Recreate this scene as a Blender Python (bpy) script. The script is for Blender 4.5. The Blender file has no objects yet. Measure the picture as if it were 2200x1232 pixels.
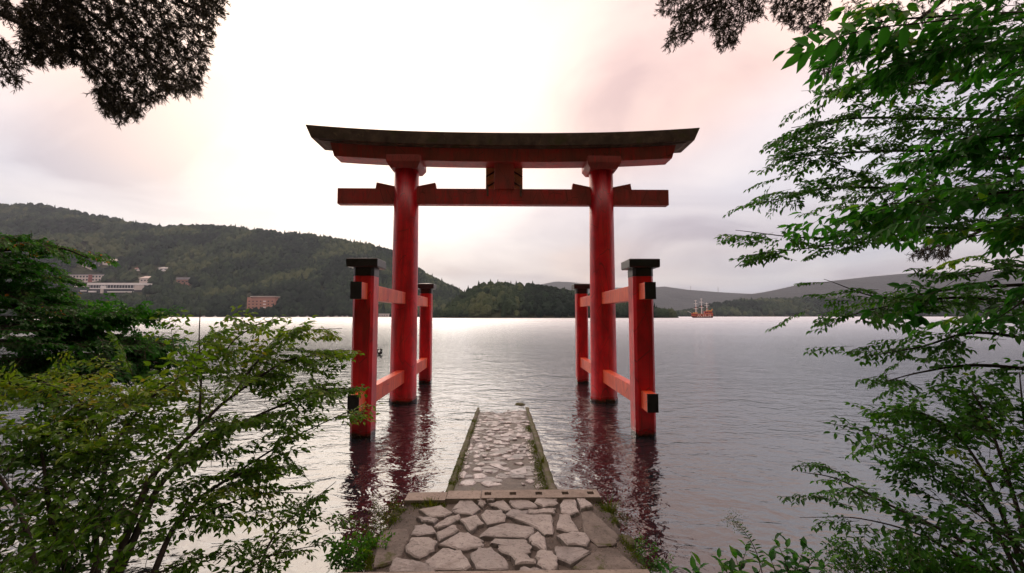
import bpy, bmesh, math, random
import numpy as np
from mathutils import Vector, Matrix

# ------------------------------------------------------------------ camera
SC = bpy.context.scene
COL = SC.collection
F = 930.0; PW, PH = 2200.0, 1232.0
HX, HY = 1083.0, 679.0            # where the gate's axis meets the horizon in the photograph
CAMZ = 2.5
pitch = math.atan((HY - PH / 2) / F)
yaw = -math.atan((PW / 2 - HX) / F)
cd = bpy.data.cameras.new('camera'); cam = bpy.data.objects.new('camera', cd); COL.objects.link(cam)
cam.location = (0, 0, CAMZ)
cam.rotation_euler = (math.pi / 2 + pitch, 0, yaw)
cd.sensor_width = 36; cd.lens = F / PW * 36; cd.clip_start = .05; cd.clip_end = 30000
SC.camera = cam
CAMR = np.array(cam.rotation_euler.to_matrix())

# ------------------------------------------------------------------ sky, sun, exposure
SUN_AZ, SUN_EL = math.radians(-20), math.radians(27)
sund = Vector((math.sin(SUN_AZ) * math.cos(SUN_EL), math.cos(SUN_AZ) * math.cos(SUN_EL), math.sin(SUN_EL)))
W = bpy.data.worlds.new('World'); SC.world = W; W.use_nodes = True
def build_sky():
    nt = W.node_tree; nt.nodes.clear(); N = nt.nodes.new; L = nt.links.new
    def mth(op, a, b=None, clamp=False):
        n = N('ShaderNodeMath'); n.operation = op; n.use_clamp = clamp
        for i, v in enumerate((a, b)):
            if v is None: continue
            if isinstance(v, (int, float)): n.inputs[i].default_value = v
            else: L(v, n.inputs[i])
        return n.outputs[0]
    out = N('ShaderNodeOutputWorld')
    sky = N('ShaderNodeTexSky'); sky.sky_type = 'NISHITA'; sky.sun_disc = False
    sky.sun_elevation = SUN_EL; sky.sun_rotation = SUN_AZ; sky.dust_density = 3; sky.air_density = 1.2
    b1 = N('ShaderNodeBackground'); b1.inputs[1].default_value = .09; L(sky.outputs[0], b1.inputs[0])
    tc = N('ShaderNodeTexCoord')
    sep = N('ShaderNodeSeparateXYZ'); L(tc.outputs['Generated'], sep.inputs[0])
    den = mth('ADD', mth('MAXIMUM', sep.outputs[2], 0.0), .22)
    cmb = N('ShaderNodeCombineXYZ'); L(mth('DIVIDE', sep.outputs[0], den), cmb.inputs[0]); L(mth('DIVIDE', sep.outputs[1], den), cmb.inputs[1])
    def noise(scale, detail, rough, dist, loc):
        mp = N('ShaderNodeMapping'); mp.inputs['Location'].default_value = loc; L(cmb.outputs[0], mp.inputs[0])
        n = N('ShaderNodeTexNoise'); n.inputs['Scale'].default_value = scale; n.inputs['Detail'].default_value = detail
        n.inputs['Roughness'].default_value = rough; n.inputs['Distortion'].default_value = dist
        L(mp.outputs[0], n.inputs['Vector']); return n.outputs[0]
    def ramp(fac, stops):
        r = N('ShaderNodeValToRGB'); e = r.color_ramp.elements
        while len(e) < len(stops): e.new(.5)
        for k, (p, c) in enumerate(stops): e[k].position = p; e[k].color = (*c, 1)
        L(fac, r.inputs[0]); return r.outputs[0]
    base = ramp(noise(1.15, 7, .52, .7, (3.1, 1.7, 0)),
                [(.35, (.42, .365, .395)), (.44, (.53, .475, .49)), (.52, (.61, .55, .55)), (.66, (.73, .66, .63))])
    tfac = mth('ADD', mth('MULTIPLY', noise(.45, 3, .5, .2, (7.3, 4.2, 0)), .8), mth('MULTIPLY', sep.outputs[2], .5))
    tint = ramp(tfac, [(.38, (.95, 1.02, 1.12)), (.52, (1.03, .99, 1.0)), (.64, (1.18, .93, .80))])
    mul = N('ShaderNodeMix'); mul.data_type = 'RGBA'; mul.blend_type = 'MULTIPLY'; mul.inputs[0].default_value = 1
    L(base, mul.inputs[6]); L(tint, mul.inputs[7])
    # thin cloud lit by the sun behind it
    dp = N('ShaderNodeVectorMath'); dp.operation = 'DOT_PRODUCT'; dp.inputs[1].default_value = sund
    nrm = N('ShaderNodeVectorMath'); nrm.operation = 'NORMALIZE'; L(tc.outputs['Generated'], nrm.inputs[0]); L(nrm.outputs[0], dp.inputs[0])
    mr = N('ShaderNodeMapRange'); mr.inputs[1].default_value = .84; mr.inputs[2].default_value = 1.0; L(dp.outputs[1], mr.inputs[0])
    glow = mth('POWER', mr.outputs[0], 1.8)
    glow = mth('MULTIPLY', glow, mth('ADD', mth('MULTIPLY', noise(1.3, 4, .5, .3, (1.1, 8.2, 0)), 1.5), .25))
    ad = N('ShaderNodeMix'); ad.data_type = 'RGBA'; ad.blend_type = 'ADD'; L(glow, ad.inputs[0])
    L(mul.outputs[2], ad.inputs[6]); ad.inputs[7].default_value = (.36, .31, .22, 1)
    # overcast sky grows brighter towards the zenith
    zen = mth('ADD', mth('MULTIPLY', mth('MAXIMUM', sep.outputs[2], 0.0), 1.0), .60)
    zc = N('ShaderNodeMix'); zc.data_type = 'RGBA'; zc.blend_type = 'MULTIPLY'; zc.inputs[0].default_value = 1; L(ad.outputs[2], zc.inputs[6]); L(zen, zc.inputs[7]); ad = zc
    b2 = N('ShaderNodeBackground'); b2.inputs[1].default_value = SKY_STRENGTH; L(ad.outputs[2], b2.inputs[0])
    mx = N('ShaderNodeMixShader'); mx.inputs[0].default_value = .9; L(b1.outputs[0], mx.inputs[1]); L(b2.outputs[0], mx.inputs[2])
    L(mx.outputs[0], out.inputs[0])
SKY_STRENGTH = .90
build_sky()
sd = bpy.data.lights.new('sun', 'SUN'); so = bpy.data.objects.new('sun', sd); COL.objects.link(so)
sd.energy = .5; sd.angle = math.radians(50); sd.color = (1, .88, .76)
so.rotation_euler = (-sund).to_track_quat('-Z', 'Y').to_euler(); so.location = (-30, 60, 60)
VS = SC.view_settings; VS.view_transform = 'Standard'; VS.look = 'None'; VS.gamma = 1; VS.exposure = 0.9; VS.use_curve_mapping = False
CY = SC.cycles; CY.use_denoising = True; CY.max_bounces = 8; CY.diffuse_bounces = 3; CY.glossy_bounces = 3
CY.transparent_max_bounces = 8; CY.transmission_bounces = 4; CY.volume_bounces = 0; CY.sample_clamp_indirect = 6
CY.use_adaptive_sampling = True; CY.adaptive_threshold = .02

# ------------------------------------------------------------------ helpers
def rays(px, py):
    px, py = np.broadcast_arrays(np.asarray(px, float), np.asarray(py, float))
    d = np.stack([(px - PW / 2) / F, (PH / 2 - py) / F, -np.ones_like(px)], -1)
    return d @ CAMR.T
def at(px, py, Y):                 # point of the pixel's line of sight at distance Y along the gate axis
    d = rays(px, py); Y = np.asarray(Y, float)
    return np.array([0, 0, CAMZ]) + d * (Y / d[..., 1])[..., None]
def onz(px, py, z, slope=0.0, y0=0.0):  # ... on the plane z + slope * (Y - y0)
    d = rays(px, py)
    t = (z - slope * y0 - CAMZ) / (d[..., 2] - slope * d[..., 1])
    return np.array([0, 0, CAMZ]) + d * t[..., None]
def project(P):
    q = (np.asarray(P, float) - np.array([0, 0, CAMZ])) @ CAMR
    return PW / 2 + F * q[..., 0] / -q[..., 2], PH / 2 - F * q[..., 1] / -q[..., 2]

def vnoise(x, y, seed=0):          # value noise, arrays
    xi, yi = np.floor(x).astype(np.int64), np.floor(y).astype(np.int64)
    fx, fy = x - xi, y - yi
    fx, fy = fx * fx * (3 - 2 * fx), fy * fy * (3 - 2 * fy)
    def h(a, b):
        n = (a * 374761393 + b * 668265263 + seed * 974711) & 0xffffffff
        n = ((n ^ (n >> 13)) * 1274126177) & 0xffffffff
        return ((n ^ (n >> 16)) & 0xffff) / 65535.0
    return (h(xi, yi) * (1 - fx) + h(xi + 1, yi) * fx) * (1 - fy) + (h(xi, yi + 1) * (1 - fx) + h(xi + 1, yi + 1) * fx) * fy
def fbm(x, y, seed=0, oct=4):
    s = 0; a = .5
    for k in range(oct): s = s + a * vnoise(x * 2 ** k, y * 2 ** k, seed + k); a *= .5
    return s

class MB:                          # collects polygons for ONE mesh
    def __init__(s): s.v = []; s.f = []
    def add(s, vs, fs):
        o = len(s.v); s.v += [tuple(map(float, v)) for v in vs]; s.f += [tuple(i + o for i in f) for f in fs]; return s
    def box(s, c, d, rot=None):
        x, y, z = (k / 2 for k in d)
        vs = [Vector((a * x, b * y, e * z)) for e in (-1, 1) for b in (-1, 1) for a in (-1, 1)]
        if rot is not None: vs = [rot @ v for v in vs]
        return s.add([v + Vector(c) for v in vs], [(0, 2, 3, 1), (4, 5, 7, 6), (0, 1, 5, 4), (1, 3, 7, 5), (3, 2, 6, 7), (2, 0, 4, 6)])
    def loft(s, rings, cap=True):
        n = len(rings[0]); vs = [p for r in rings for p in r]; fs = []
        for k in range(len(rings) - 1):
            for i in range(n):
                j = (i + 1) % n
                fs.append((k * n + i, k * n + j, (k + 1) * n + j, (k + 1) * n + i))
        if cap: fs += [tuple(range(n))[::-1], tuple((len(rings) - 1) * n + i for i in range(n))]
        return s.add(vs, fs)
    def tube(s, pts, rad, n=7):
        pts = [Vector(p) for p in pts]
        if not hasattr(rad, '__len__'): rad = [rad] * len(pts)
        rings = []; u = None
        for i, p in enumerate(pts):
            t = (pts[min(i + 1, len(pts) - 1)] - pts[max(i - 1, 0)]).normalized()
            if u is None: u = t.orthogonal().normalized()
            else: u = (u - t * u.dot(t)).normalized()
            w = t.cross(u)
            rings.append([p + (u * math.cos(a) + w * math.sin(a)) * rad[i] for a in (2 * math.pi * k / n for k in range(n))])
        return s.loft(rings)
    def build(s, name, mat, parent=None, smooth=False, bevel=0, loc=None):
        me = bpy.data.meshes.new(name); me.from_pydata(s.v, [], s.f)
        me.materials.append(mat)
        if smooth: me.polygons.foreach_set('use_smooth', [True] * len(me.polygons))
        bm = bmesh.new(); bm.from_mesh(me); bmesh.ops.recalc_face_normals(bm, faces=bm.faces)
        if bevel: bmesh.ops.bevel(bm, geom=bm.edges[:], offset=bevel, segments=2, profile=.6, affect='EDGES', clamp_overlap=True)
        bm.to_mesh(me); bm.free(); me.update()
        return link(name, me, parent, loc)
def link(name, me, parent=None, loc=None):
    o = bpy.data.objects.new(name, me); COL.objects.link(o)
    if parent is not None:
        o.parent = parent
        o.matrix_parent_inverse = parent.matrix_basis.inverted()
    if loc is not None: o.location = loc
    return o
def empty(name, loc=(0, 0, 0), rz=0):
    o = bpy.data.objects.new(name, None); COL.objects.link(o); o.location = tuple(map(float, loc)); o.rotation_euler.z = rz
    o.empty_display_size = .2
    return o
def tag(o, label=None, cat=None, group=None, kind=None):
    if label: o['label'] = label
    if cat: o['category'] = cat
    if group: o['group'] = group
    if kind: o['kind'] = kind
    return o
def npmesh(name, V, loops, counts, mat, smooth=False, attrs=None):
    me = bpy.data.meshes.new(name)
    V = np.asarray(V, np.float32); loops = np.asarray(loops, np.int32).ravel(); counts = np.asarray(counts, np.int32)
    me.vertices.add(len(V)); me.vertices.foreach_set('co', V.ravel())
    me.loops.add(len(loops)); me.loops.foreach_set('vertex_index', loops)
    me.polygons.add(len(counts)); me.polygons.foreach_set('loop_start', np.concatenate([[0], np.cumsum(counts)[:-1]]).astype(np.int32))
    me.polygons.foreach_set('use_smooth', np.full(len(counts), smooth, bool))
    me.update(calc_edges=True)
    for k, a in (attrs or {}).items():
        at_ = me.attributes.new(k, 'FLOAT', 'POINT'); at_.data.foreach_set('value', np.asarray(a, np.float32))
    me.materials.append(mat); me.validate()
    return me

# ------------------------------------------------------------------ materials
class NT:
    def __init__(s, name):
        s.m = bpy.data.materials.new(name); s.m.use_nodes = True; s.t = s.m.node_tree; s.t.nodes.clear()
        s.out = s.t.nodes.new('ShaderNodeOutputMaterial')
    def n(s, typ, ins=None, **kw):
        n = s.t.nodes.new(typ)
        for k, v in kw.items(): setattr(n, k, v)
        for k, v in (ins or {}).items():
            if hasattr(v, 'links') or isinstance(v, bpy.types.NodeSocket): s.t.links.new(v, n.inputs[k])
            else: n.inputs[k].default_value = v
        return n
    def noise(s, scale, detail=4, rough=.55, dist=0, vec=None, stretch=None):
        v = vec or s.n('ShaderNodeNewGeometry').outputs['Position']
        if stretch: v = s.n('ShaderNodeMapping', {'Vector': v, 'Scale': stretch}).outputs[0]
        return s.n('ShaderNodeTexNoise', {'Vector': v, 'Scale': scale, 'Detail': detail, 'Roughness': rough, 'Distortion': dist}).outputs[0]
    def ramp(s, fac, stops, interp='LINEAR'):
        r = s.n('ShaderNodeValToRGB', {'Fac': fac}); e = r.color_ramp.elements; r.color_ramp.interpolation = interp
        while len(e) < len(stops): e.new(.5)
        for k, (p, c) in enumerate(stops):
            e[k].position = p; e[k].color = (*(c if hasattr(c, '__len__') else (c, c, c)), 1)
        return r.outputs[0]
    def mix(s, fac, a, b, mode='MIX'):
        n = s.n('ShaderNodeMix', {0: fac}, data_type='RGBA', blend_type=mode)
        for i, v in ((6, a), (7, b)):
            if isinstance(v, bpy.types.NodeSocket): s.t.links.new(v, n.inputs[i])
            else: n.inputs[i].default_value = (*v, 1) if len(v) == 3 else v
        return n.outputs[2]
    def math(s, op, a, b=0.0, clamp=False):
        return s.n('ShaderNodeMath', {0: a, 1: b}, operation=op, use_clamp=clamp).outputs[0]
    def bump(s, h, strength=.5, dist=.02, normal=None):
        i = {'Height': h, 'Strength': strength, 'Distance': dist}
        if normal is not None: i['Normal'] = normal
        return s.n('ShaderNodeBump', i).outputs[0]
    def done(s, color, rough=.6, normal=None, spec=.5, metal=0.0):
        i = {'Base Color': color if isinstance(color, bpy.types.NodeSocket) else (*color, 1), 'Roughness': rough, 'Specular IOR Level': spec, 'Metallic': metal}
        if normal is not None: i['Normal'] = normal
        p = s.n('ShaderNodeBsdfPrincipled', i); s.t.links.new(p.outputs[0], s.out.inputs[0]); return s.m
    def surf(s, sh): s.t.links.new(sh, s.out.inputs[0]); return s.m

def flat(name, col, rough=.6, var=.25, scale=3.0, metal=0.0):
    t = NT(name); d = tuple(c * (1 - var) for c in col); l = tuple(min(1, c * (1 + var)) for c in col)
    return t.done(t.ramp(t.noise(scale), [(.3, d), (.7, l)]), rough, metal=metal)

def paint(name, main, dark, pale, worn=.5, rough=.42, wet=True):
    """vermilion paint on concrete and timber: faded, streaked, chalky at edges, stained at the waterline"""
    t = NT(name); geo = t.n('ShaderNodeNewGeometry')
    c = t.ramp(t.noise(1.1, 5, .6), [(.3, dark), (.52, main), (.78, pale)])
    streak = t.noise(5, 5, .65, .3, stretch=(1, 1, .16))
    c = t.mix(t.math('MULTIPLY', t.ramp(streak, [(.45, 0), (.68, 1)]), .8), c, dark)
    chip = t.noise(9, 8, .72, 1.2)
    drip = t.noise(9, 4, .7, .2, stretch=(1, 1, .05))
    c = t.mix(t.math('MULTIPLY', t.ramp(drip, [(.55, 0), (.68, .55)]), t.ramp(t.noise(.8, 3), [(.4, 0), (.6, 1)])), c, pale)
    c = t.mix(t.ramp(chip, [(.60, 0), (.66, worn)]), c, (.20, .10, .08))
    crack = t.n('ShaderNodeTexVoronoi', {'Vector': t.n('ShaderNodeMapping', {'Vector': geo.outputs['Position'], 'Scale': (3.0, 3.0, .8)}).outputs[0], 'Scale': 1.3}, feature='DISTANCE_TO_EDGE').outputs[0]
    c = t.mix(t.ramp(crack, [(.004, .6), (.012, 0)]), c, (.06, .015, .012))
    if wet:
        z = t.n('ShaderNodeSeparateXYZ', {0: geo.outputs['Position']}).outputs[2]
        zz = t.math('ADD', z, t.math('MULTIPLY', t.math('SUBTRACT', t.noise(4, 3), .5), .22))
        c = t.mix(t.ramp(zz, [(.06, .6), (.34, 0)]), c, (.10, .02, .012))
        c = t.mix(t.ramp(zz, [(.05, .95), (.11, 0)]), c, (.022, .016, .008))
        r = t.ramp(zz, [(.05, .15), (.2, rough)])
    else: r = rough
    nb = t.bump(t.math('ADD', t.math('MULTIPLY', streak, .5), chip), .25, .006)
    return t.done(c, r, nb, .7)
M = {}
M['red'] = paint('vermilion_paint', (.80, .008, .024), (.36, .005, .014), (.88, .040, .035), .6, .36)
M['orange'] = paint('orange_vermilion_paint', (.84, .10, .02), (.58, .035, .016), (.86, .16, .05), .45)
M['dullred'] = paint('faded_red_paint', (.52, .070, .062), (.30, .060, .050), (.88, .014, .030), .7, .5, wet=False)
M['blackcap'] = flat('black_paint', (.028, .026, .030), .38, .35, 6)
def mk_roof():
    t = NT('weathered_dark_lintel')
    c = t.ramp(t.noise(3, 6, .65, .4), [(.3, (.075, .058, .046)), (.55, (.16, .115, .09)), (.75, (.25, .185, .135))])
    c = t.mix(t.ramp(t.noise(6, 6, .7, .8), [(.58, 0), (.66, .8)]), c, (.26, .18, .13))
    c = t.mix(t.ramp(t.noise(2.2, 5, .6), [(.56, 0), (.66, .6)]), c, (.09, .10, .03))
    return t.done(c, .75, t.bump(t.noise(14, 6, .7), .5, .012))
M['roof'] = mk_roof()
M['tan'] = flat('tan_wood', (.66, .42, .24), .6, .25, 8)
def mk_stone(name, lo, hi, rough, sc=3.2, moss=0.0):
    t = NT(name); oi = t.n('ShaderNodeObjectInfo').outputs['Random']
    g = t.noise(sc, 8, .68, .3)
    c = t.ramp(g, [(.25, lo), (.6, hi), (.85, tuple(min(1, k * 1.2) for k in hi))])
    c = t.mix(.75, c, t.ramp(oi, [(0, (.72, .70, .72)), (.5, (1, .96, .93)), (1, (1.15, 1.12, 1.12))]), 'MULTIPLY')
    sp = t.noise(30, 5, .75)
    c = t.mix(t.ramp(sp, [(.54, 0), (.64, .7)]), c, tuple(k * .45 for k in lo))
    c = t.mix(t.ramp(t.noise(1.7, 6, .7, 1.0), [(.55, 0), (.7, .45)]), c, (.12, .085, .065))
    if moss: c = t.mix(t.ramp(t.noise(4.5, 6, .7, .4), [(.62 - moss, 0), (.70 - moss, .9)]), c, (.065, .075, .012))
    nb = t.bump(t.math('ADD', g, t.math('MULTIPLY', sp, .35)), .6, .02)
    return t.done(c, rough, nb)
M['flag'] = mk_stone('flagstone', (.19, .178, .172), (.375, .358, .348), .62)
M['cobble'] = mk_stone('wet_cobble', (.24, .225, .235), (.50, .48, .50), .30, 6)
M['wetslab'] = mk_stone('wet_slab', (.10, .095, .10), (.24, .23, .235), .35, 6)
M['slab'] = mk_stone('aggregate_slab', (.085, .078, .070), (.19, .172, .158), .85, 7, .03)
M['mortar'] = mk_stone('mortar', (.060, .052, .046), (.145, .128, .115), .85, 5)
M['wetmortar'] = mk_stone('wet_mortar', (.045, .040, .036), (.125, .112, .10), .58, 9, .04)
M['concrete'] = mk_stone('old_concrete', (.20, .17, .145), (.34, .30, .265), .8, 4)
M['mossy'] = mk_stone('mossy_stone', (.06, .055, .045), (.15, .135, .115), .8, 5, .20)
M['moss'] = flat('moss', (.085, .10, .012), .9, .5, 25)
M['soil'] = flat('soil', (.055, .042, .03), .95, .5, 3)
M['bark'] = flat('bark', (.035, .026, .02), .85, .45, 14)
M['twig'] = flat('twig_bark', (.045, .032, .022), .8, .4, 20)

def mk_leaf(name, stops, trans=.45, gloss=.45):
    t = NT(name)
    a = t.n('ShaderNodeAttribute', attribute_name='tint').outputs['Fac']
    c = t.ramp(a, stops)
    p = t.n('ShaderNodeBsdfPrincipled', {'Base Color': c, 'Roughness': gloss, 'Specular IOR Level': .35})
    tr = t.n('ShaderNodeBsdfTranslucent', {'Color': t.mix(1, c, (1.25, 1.25, .5), 'MULTIPLY')})
    return t.surf(t.n('ShaderNodeMixShader', {0: trans, 1: p.outputs[0], 2: tr.outputs[0]}).outputs[0])
M['leaf_yellow'] = mk_leaf('leaf_yellow_green', [(0, (.036, .11, .013)), (.5, (.105, .235, .02)), (.85, (.22, .33, .03)), (1, (.34, .31, .03))])
M['leaf_dark'] = mk_leaf('leaf_deep_green', [(0, (.016, .075, .016)), (.5, (.036, .18, .024)), (.88, (.09, .26, .03)), (.96, (.20, .25, .03)), (1, (.45, .16, .02))])
M['leaf_green'] = mk_leaf('leaf_green', [(0, (.026, .105, .016)), (.45, (.052, .195, .022)), (.85, (.11, .30, .03)), (1, (.22, .34, .03))])
M['leaf_bright'] = mk_leaf('leaf_bright_green', [(0, (.016, .085, .012)), (.5, (.034, .19, .026)), (.8, (.075, .27, .03)), (1, (.22, .38, .03))], .5)
M['needle'] = mk_leaf('conifer_needles', [(0, (.014, .014, .010)), (.6, (.028, .027, .018)), (1, (.06, .05, .03))], .15, .7)
M['grass'] = mk_leaf('grass_blades', [(0, (.05, .08, .008)), (.6, (.10, .15, .012)), (1, (.20, .20, .03))], .4)
M['white'] = flat('white_render', (.74, .73, .72), .7, .06, .1)
M['cream'] = flat('cream_render', (.58, .53, .49), .7, .1, .1)
M['pinkwall'] = flat('terracotta_render', (.38, .20, .155), .8, .08, .1)
M['brownwall'] = flat('brown_render', (.26, .15, .12), .8, .1, .1)
M['greyroof'] = flat('grey_roof', (.26, .26, .28), .6, .15, .1)
M['blueroof'] = flat('blue_grey_roof', (.13, .15, .21), .6, .15, .1)
M['redroof'] = flat('red_roof', (.26, .09, .08), .7, .15, .1)
def mk_glass():
    t = NT('window_glass'); return t.done((.04, .045, .055), .12, spec=.8)
M['glass'] = mk_glass()
M['gold'] = flat('gilded_trim', (.55, .25, .04), .4, .25, .6)
M['shipred'] = flat('ship_red', (.36, .028, .022), .5, .2, .4)
M['shipdark'] = flat('ship_dark_red', (.12, .012, .014), .5, .2, .4)
M['spar'] = flat('white_spars', (.75, .72, .72), .5, .05, 1)
M['metal'] = flat('grey_metal', (.3, .3, .31), .5, .1, 1, .6)
M['feather'] = flat('dark_feathers', (.02, .018, .018), .6, .3, 20)
# ------------------------------------------------------------------ lake, lake bed, banks
def mk_water():
    t = NT('lake_water'); pos = t.n('ShaderNodeNewGeometry').outputs['Position']
    py = t.n('ShaderNodeSeparateXYZ', {0: pos}).outputs[1]
    far = t.n('ShaderNodeMapRange', {'Value': t.math('LOGARITHM', t.math('MAXIMUM', py, 1.0), 10.0), 'From Min': .85, 'From Max': 2.75}).outputs[0]   # open water: waves too small to see one by one
    calm = t.ramp(t.noise(.06, 3, .5, .6), [(.35, .55), (.65, 1)])
    shel = t.n('ShaderNodeMapRange', {'Value': t.n('ShaderNodeSeparateXYZ', {0: pos}).outputs[0], 'From Min': -5.0, 'From Max': 5.0, 'To Min': .75, 'To Max': 1.25}).outputs[0]
    w1 = t.noise(.55, 3, .5, .6, stretch=(.85, 1.2, 1))
    w2 = t.noise(1.9, 3, .55, .8, stretch=(.85, 1.25, 1))
    w3 = t.noise(6.0, 3, .55, .5, stretch=(.85, 1.2, 1))
    h = t.math('ADD', t.math('MULTIPLY', w1, .062), t.math('ADD', t.math('MULTIPLY', w2, .050), t.math('MULTIPLY', t.math('MULTIPLY', w3, .017), shel)))
    amp = t.math('MULTIPLY', calm, t.n('ShaderNodeMapRange', {'Value': far, 'To Min': 1.0, 'To Max': .2}).outputs[0])
    nb = t.bump(t.math('MULTIPLY', h, amp), 1.0, 1.0)
    rg = t.n('ShaderNodeMapRange', {'Value': far, 'To Min': .03, 'To Max': .34}).outputs[0]
    fr = t.n('ShaderNodeFresnel', {'IOR': 2.3, 'Normal': nb}).outputs[0]
    gl = t.n('ShaderNodeBsdfGlossy', {'Color': (.93, .95, .97, 1), 'Roughness': rg, 'Normal': nb})
    df = t.n('ShaderNodeBsdfDiffuse', {'Color': (.018, .021, .027, 1)})
    tr = t.n('ShaderNodeBsdfTransparent', {'Color': (.62, .60, .58, 1)})
    body = t.n('ShaderNodeMixShader', {0: .16, 1: df.outputs[0], 2: tr.outputs[0]})
    return t.surf(t.n('ShaderNodeMixShader', {0: fr, 1: body.outputs[0], 2: gl.outputs[0]}).outputs[0])
M['water'] = mk_water()
def sheet(name, xs, ys, zf, mat, smooth=True):
    X, Y = np.meshgrid(np.asarray(xs, float), np.asarray(ys, float)); Z = zf(X, Y)
    V = np.stack([X, Y, Z], -1).reshape(-1, 3); nx, ny = len(xs), len(ys)
    i = (np.arange(ny - 1)[:, None] * nx + np.arange(nx - 1)[None]).ravel()
    return npmesh(name, V, np.stack([i, i + 1, i + nx + 1, i + nx], -1), np.full(len(i), 4), mat, smooth)
o = link('lake_water', sheet('lake_water', [-6500, 6500], [2.0, 9000], lambda x, y: x * 0, M['water'])); tag(o, kind='structure')

def bank_z(x, y):
    ye = 3.55 + .35 * (fbm(x * .45, x * 0 + 3, 5, 3) - .5)        # water's edge
    d = ye - y
    near = np.where(d < 0, d * .45, np.where(d < 3, d * .30, .90 + (d - 3) * .10))
    near = near + .16 * (fbm(x * 1.3, y * 1.3, 9, 3) - .47)
    hill = np.where(y < -3, (-3 - y) * 2.6, 0); hill = np.minimum(hill, 120)  # unseen slope behind the camera, steepened to keep sky light off the gate's front
    side = np.clip((np.abs(x) - 7) * .10, 0, 3) * (y < 4)
    near = near + side * np.clip((4 - y) / 4, 0, 1)
    side_blocker = np.clip((np.abs(x) - 15) * 1.9, 0, 70) * np.clip((7 - y) / 5, 0, 1)      # unseen slopes added on both sides to block sky light from the gate's front
    z = np.maximum(near + np.maximum(hill, side_blocker), -3.0)
    under = (np.abs(x) < 1.4) & (y > .2)
    return np.where(under, np.minimum(z, -.05 - .0 * x), z)
def grade(vals): return np.concatenate(vals)
gx = grade([np.linspace(-6500, -400, 12), np.linspace(-300, -30, 14), np.arange(-26, 26.1, .4), np.linspace(30, 300, 14), np.linspace(400, 6500, 12)])
gy = grade([np.linspace(-400, -40, 10), np.linspace(-36, -6, 16), np.arange(-5, 8, .3), np.linspace(10, 60, 10), np.linspace(100, 9000, 14)])
def mk_bank():
    t = NT('earth_bank'); g = t.noise(3, 6, .65)
    c = t.ramp(g, [(.35, (.03, .024, .016)), (.55, (.045, .05, .018)), (.7, (.05, .075, .018))])
    return t.done(c, .95, t.bump(t.noise(12, 5, .7), .7, .04))
o = link('ground', sheet('ground', gx, gy, bank_z, mk_bank())); tag(o, kind='structure')

# ------------------------------------------------------------------ wooded hills across the lake
def mk_hill(name, a, b, c, scale, lawn=None):
    t = NT(name); g = t.noise(scale, 9, .72, .3)
    col = t.ramp(g, [(.34, a), (.5, b), (.68, c)])
    v = t.n('ShaderNodeTexVoronoi', {'Vector': t.n('ShaderNodeNewGeometry').outputs['Position'], 'Scale': scale * 4}).outputs[0]
    return t.done(col, .95, t.bump(t.math('ADD', t.math('MULTIPLY', v, -.6), g), 1.0, 9.0))
M['hill'] = mk_hill('forest_floor', (.018, .028, .010), (.030, .042, .014), (.055, .065, .022), .02)
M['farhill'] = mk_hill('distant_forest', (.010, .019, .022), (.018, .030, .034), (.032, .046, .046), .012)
class Hill:
    """terrain from a shoreline to a ridge; ridge given by photo pixels at an estimated distance"""
    def __init__(s, name, ridge, shore, mat, power=1.0, fold=.10, lower=0.0, seed=1, nx=120, ny=46, back=1.7, fs=220.0):
        r = np.array(ridge, float); s.rx, s.rp, s.rY = r[:, 0], r[:, 1], r[:, 2]
        sh = np.array(shore, float); s.sx, s.sY = sh[:, 0], sh[:, 1]
        s.power, s.fold, s.seed, s.lower, s.fs = power, fold, seed, lower, fs
        s.px0, s.px1 = s.rx[0], s.rx[-1]
        px = np.linspace(s.px0, s.px1, nx); t = np.concatenate([[-.06], np.linspace(0, 1, ny) ** 1.15, np.linspace(1.05, back, 10)])
        PX, T = np.meshgrid(px, t); V = s.pt(PX, T).reshape(-1, 3); n = len(t)
        i = (np.arange(n - 1)[:, None] * nx + np.arange(nx - 1)[None]).ravel()
        o = link(name, npmesh(name, V, np.stack([i, i + 1, i + nx + 1, i + nx], -1), np.full(len(i), 4), mat, True)); tag(o, kind='structure')
    def pt(s, px, t):
        px, t = np.broadcast_arrays(np.asarray(px, float), np.asarray(t, float))
        yr = np.interp(px, s.rx, s.rY); pr = np.interp(px, s.rx, s.rp); ys = np.interp(px, s.sx, s.sY)
        zr = at(px, pr, yr)[..., 2] - s.lower
        Y = ys + (yr - ys) * t; d = rays(px, np.full_like(px, 679.0)); X = d[..., 0] / d[..., 1] * Y
        tt = np.clip(t, 0, 1); prof = tt ** s.power * (1 - .12 * tt) / .88
        f = (fbm(X / s.fs, Y / s.fs * .6, s.seed, 4) - .47) * s.fold * np.maximum(zr, 8) * 2.2
        z = zr * prof + f * np.sin(np.pi * np.clip(t, 0, 1)) ** .8
        z = np.where(t > 1, zr * np.clip(1 - (t - 1) * 1.4, -.1, 1), z)
        z = np.where(t <= 0, np.where(t < 0, -2.5, .3), z)
        return np.stack([X, Y, z], -1)
    def hit(s, px, py):            # first point of the slope seen at this pixel
        t = np.linspace(0, 1, 400); P = s.pt(np.full(400, float(px)), t); y = project(P)[1]
        k = np.argmax(y <= py); return P[k]
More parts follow.
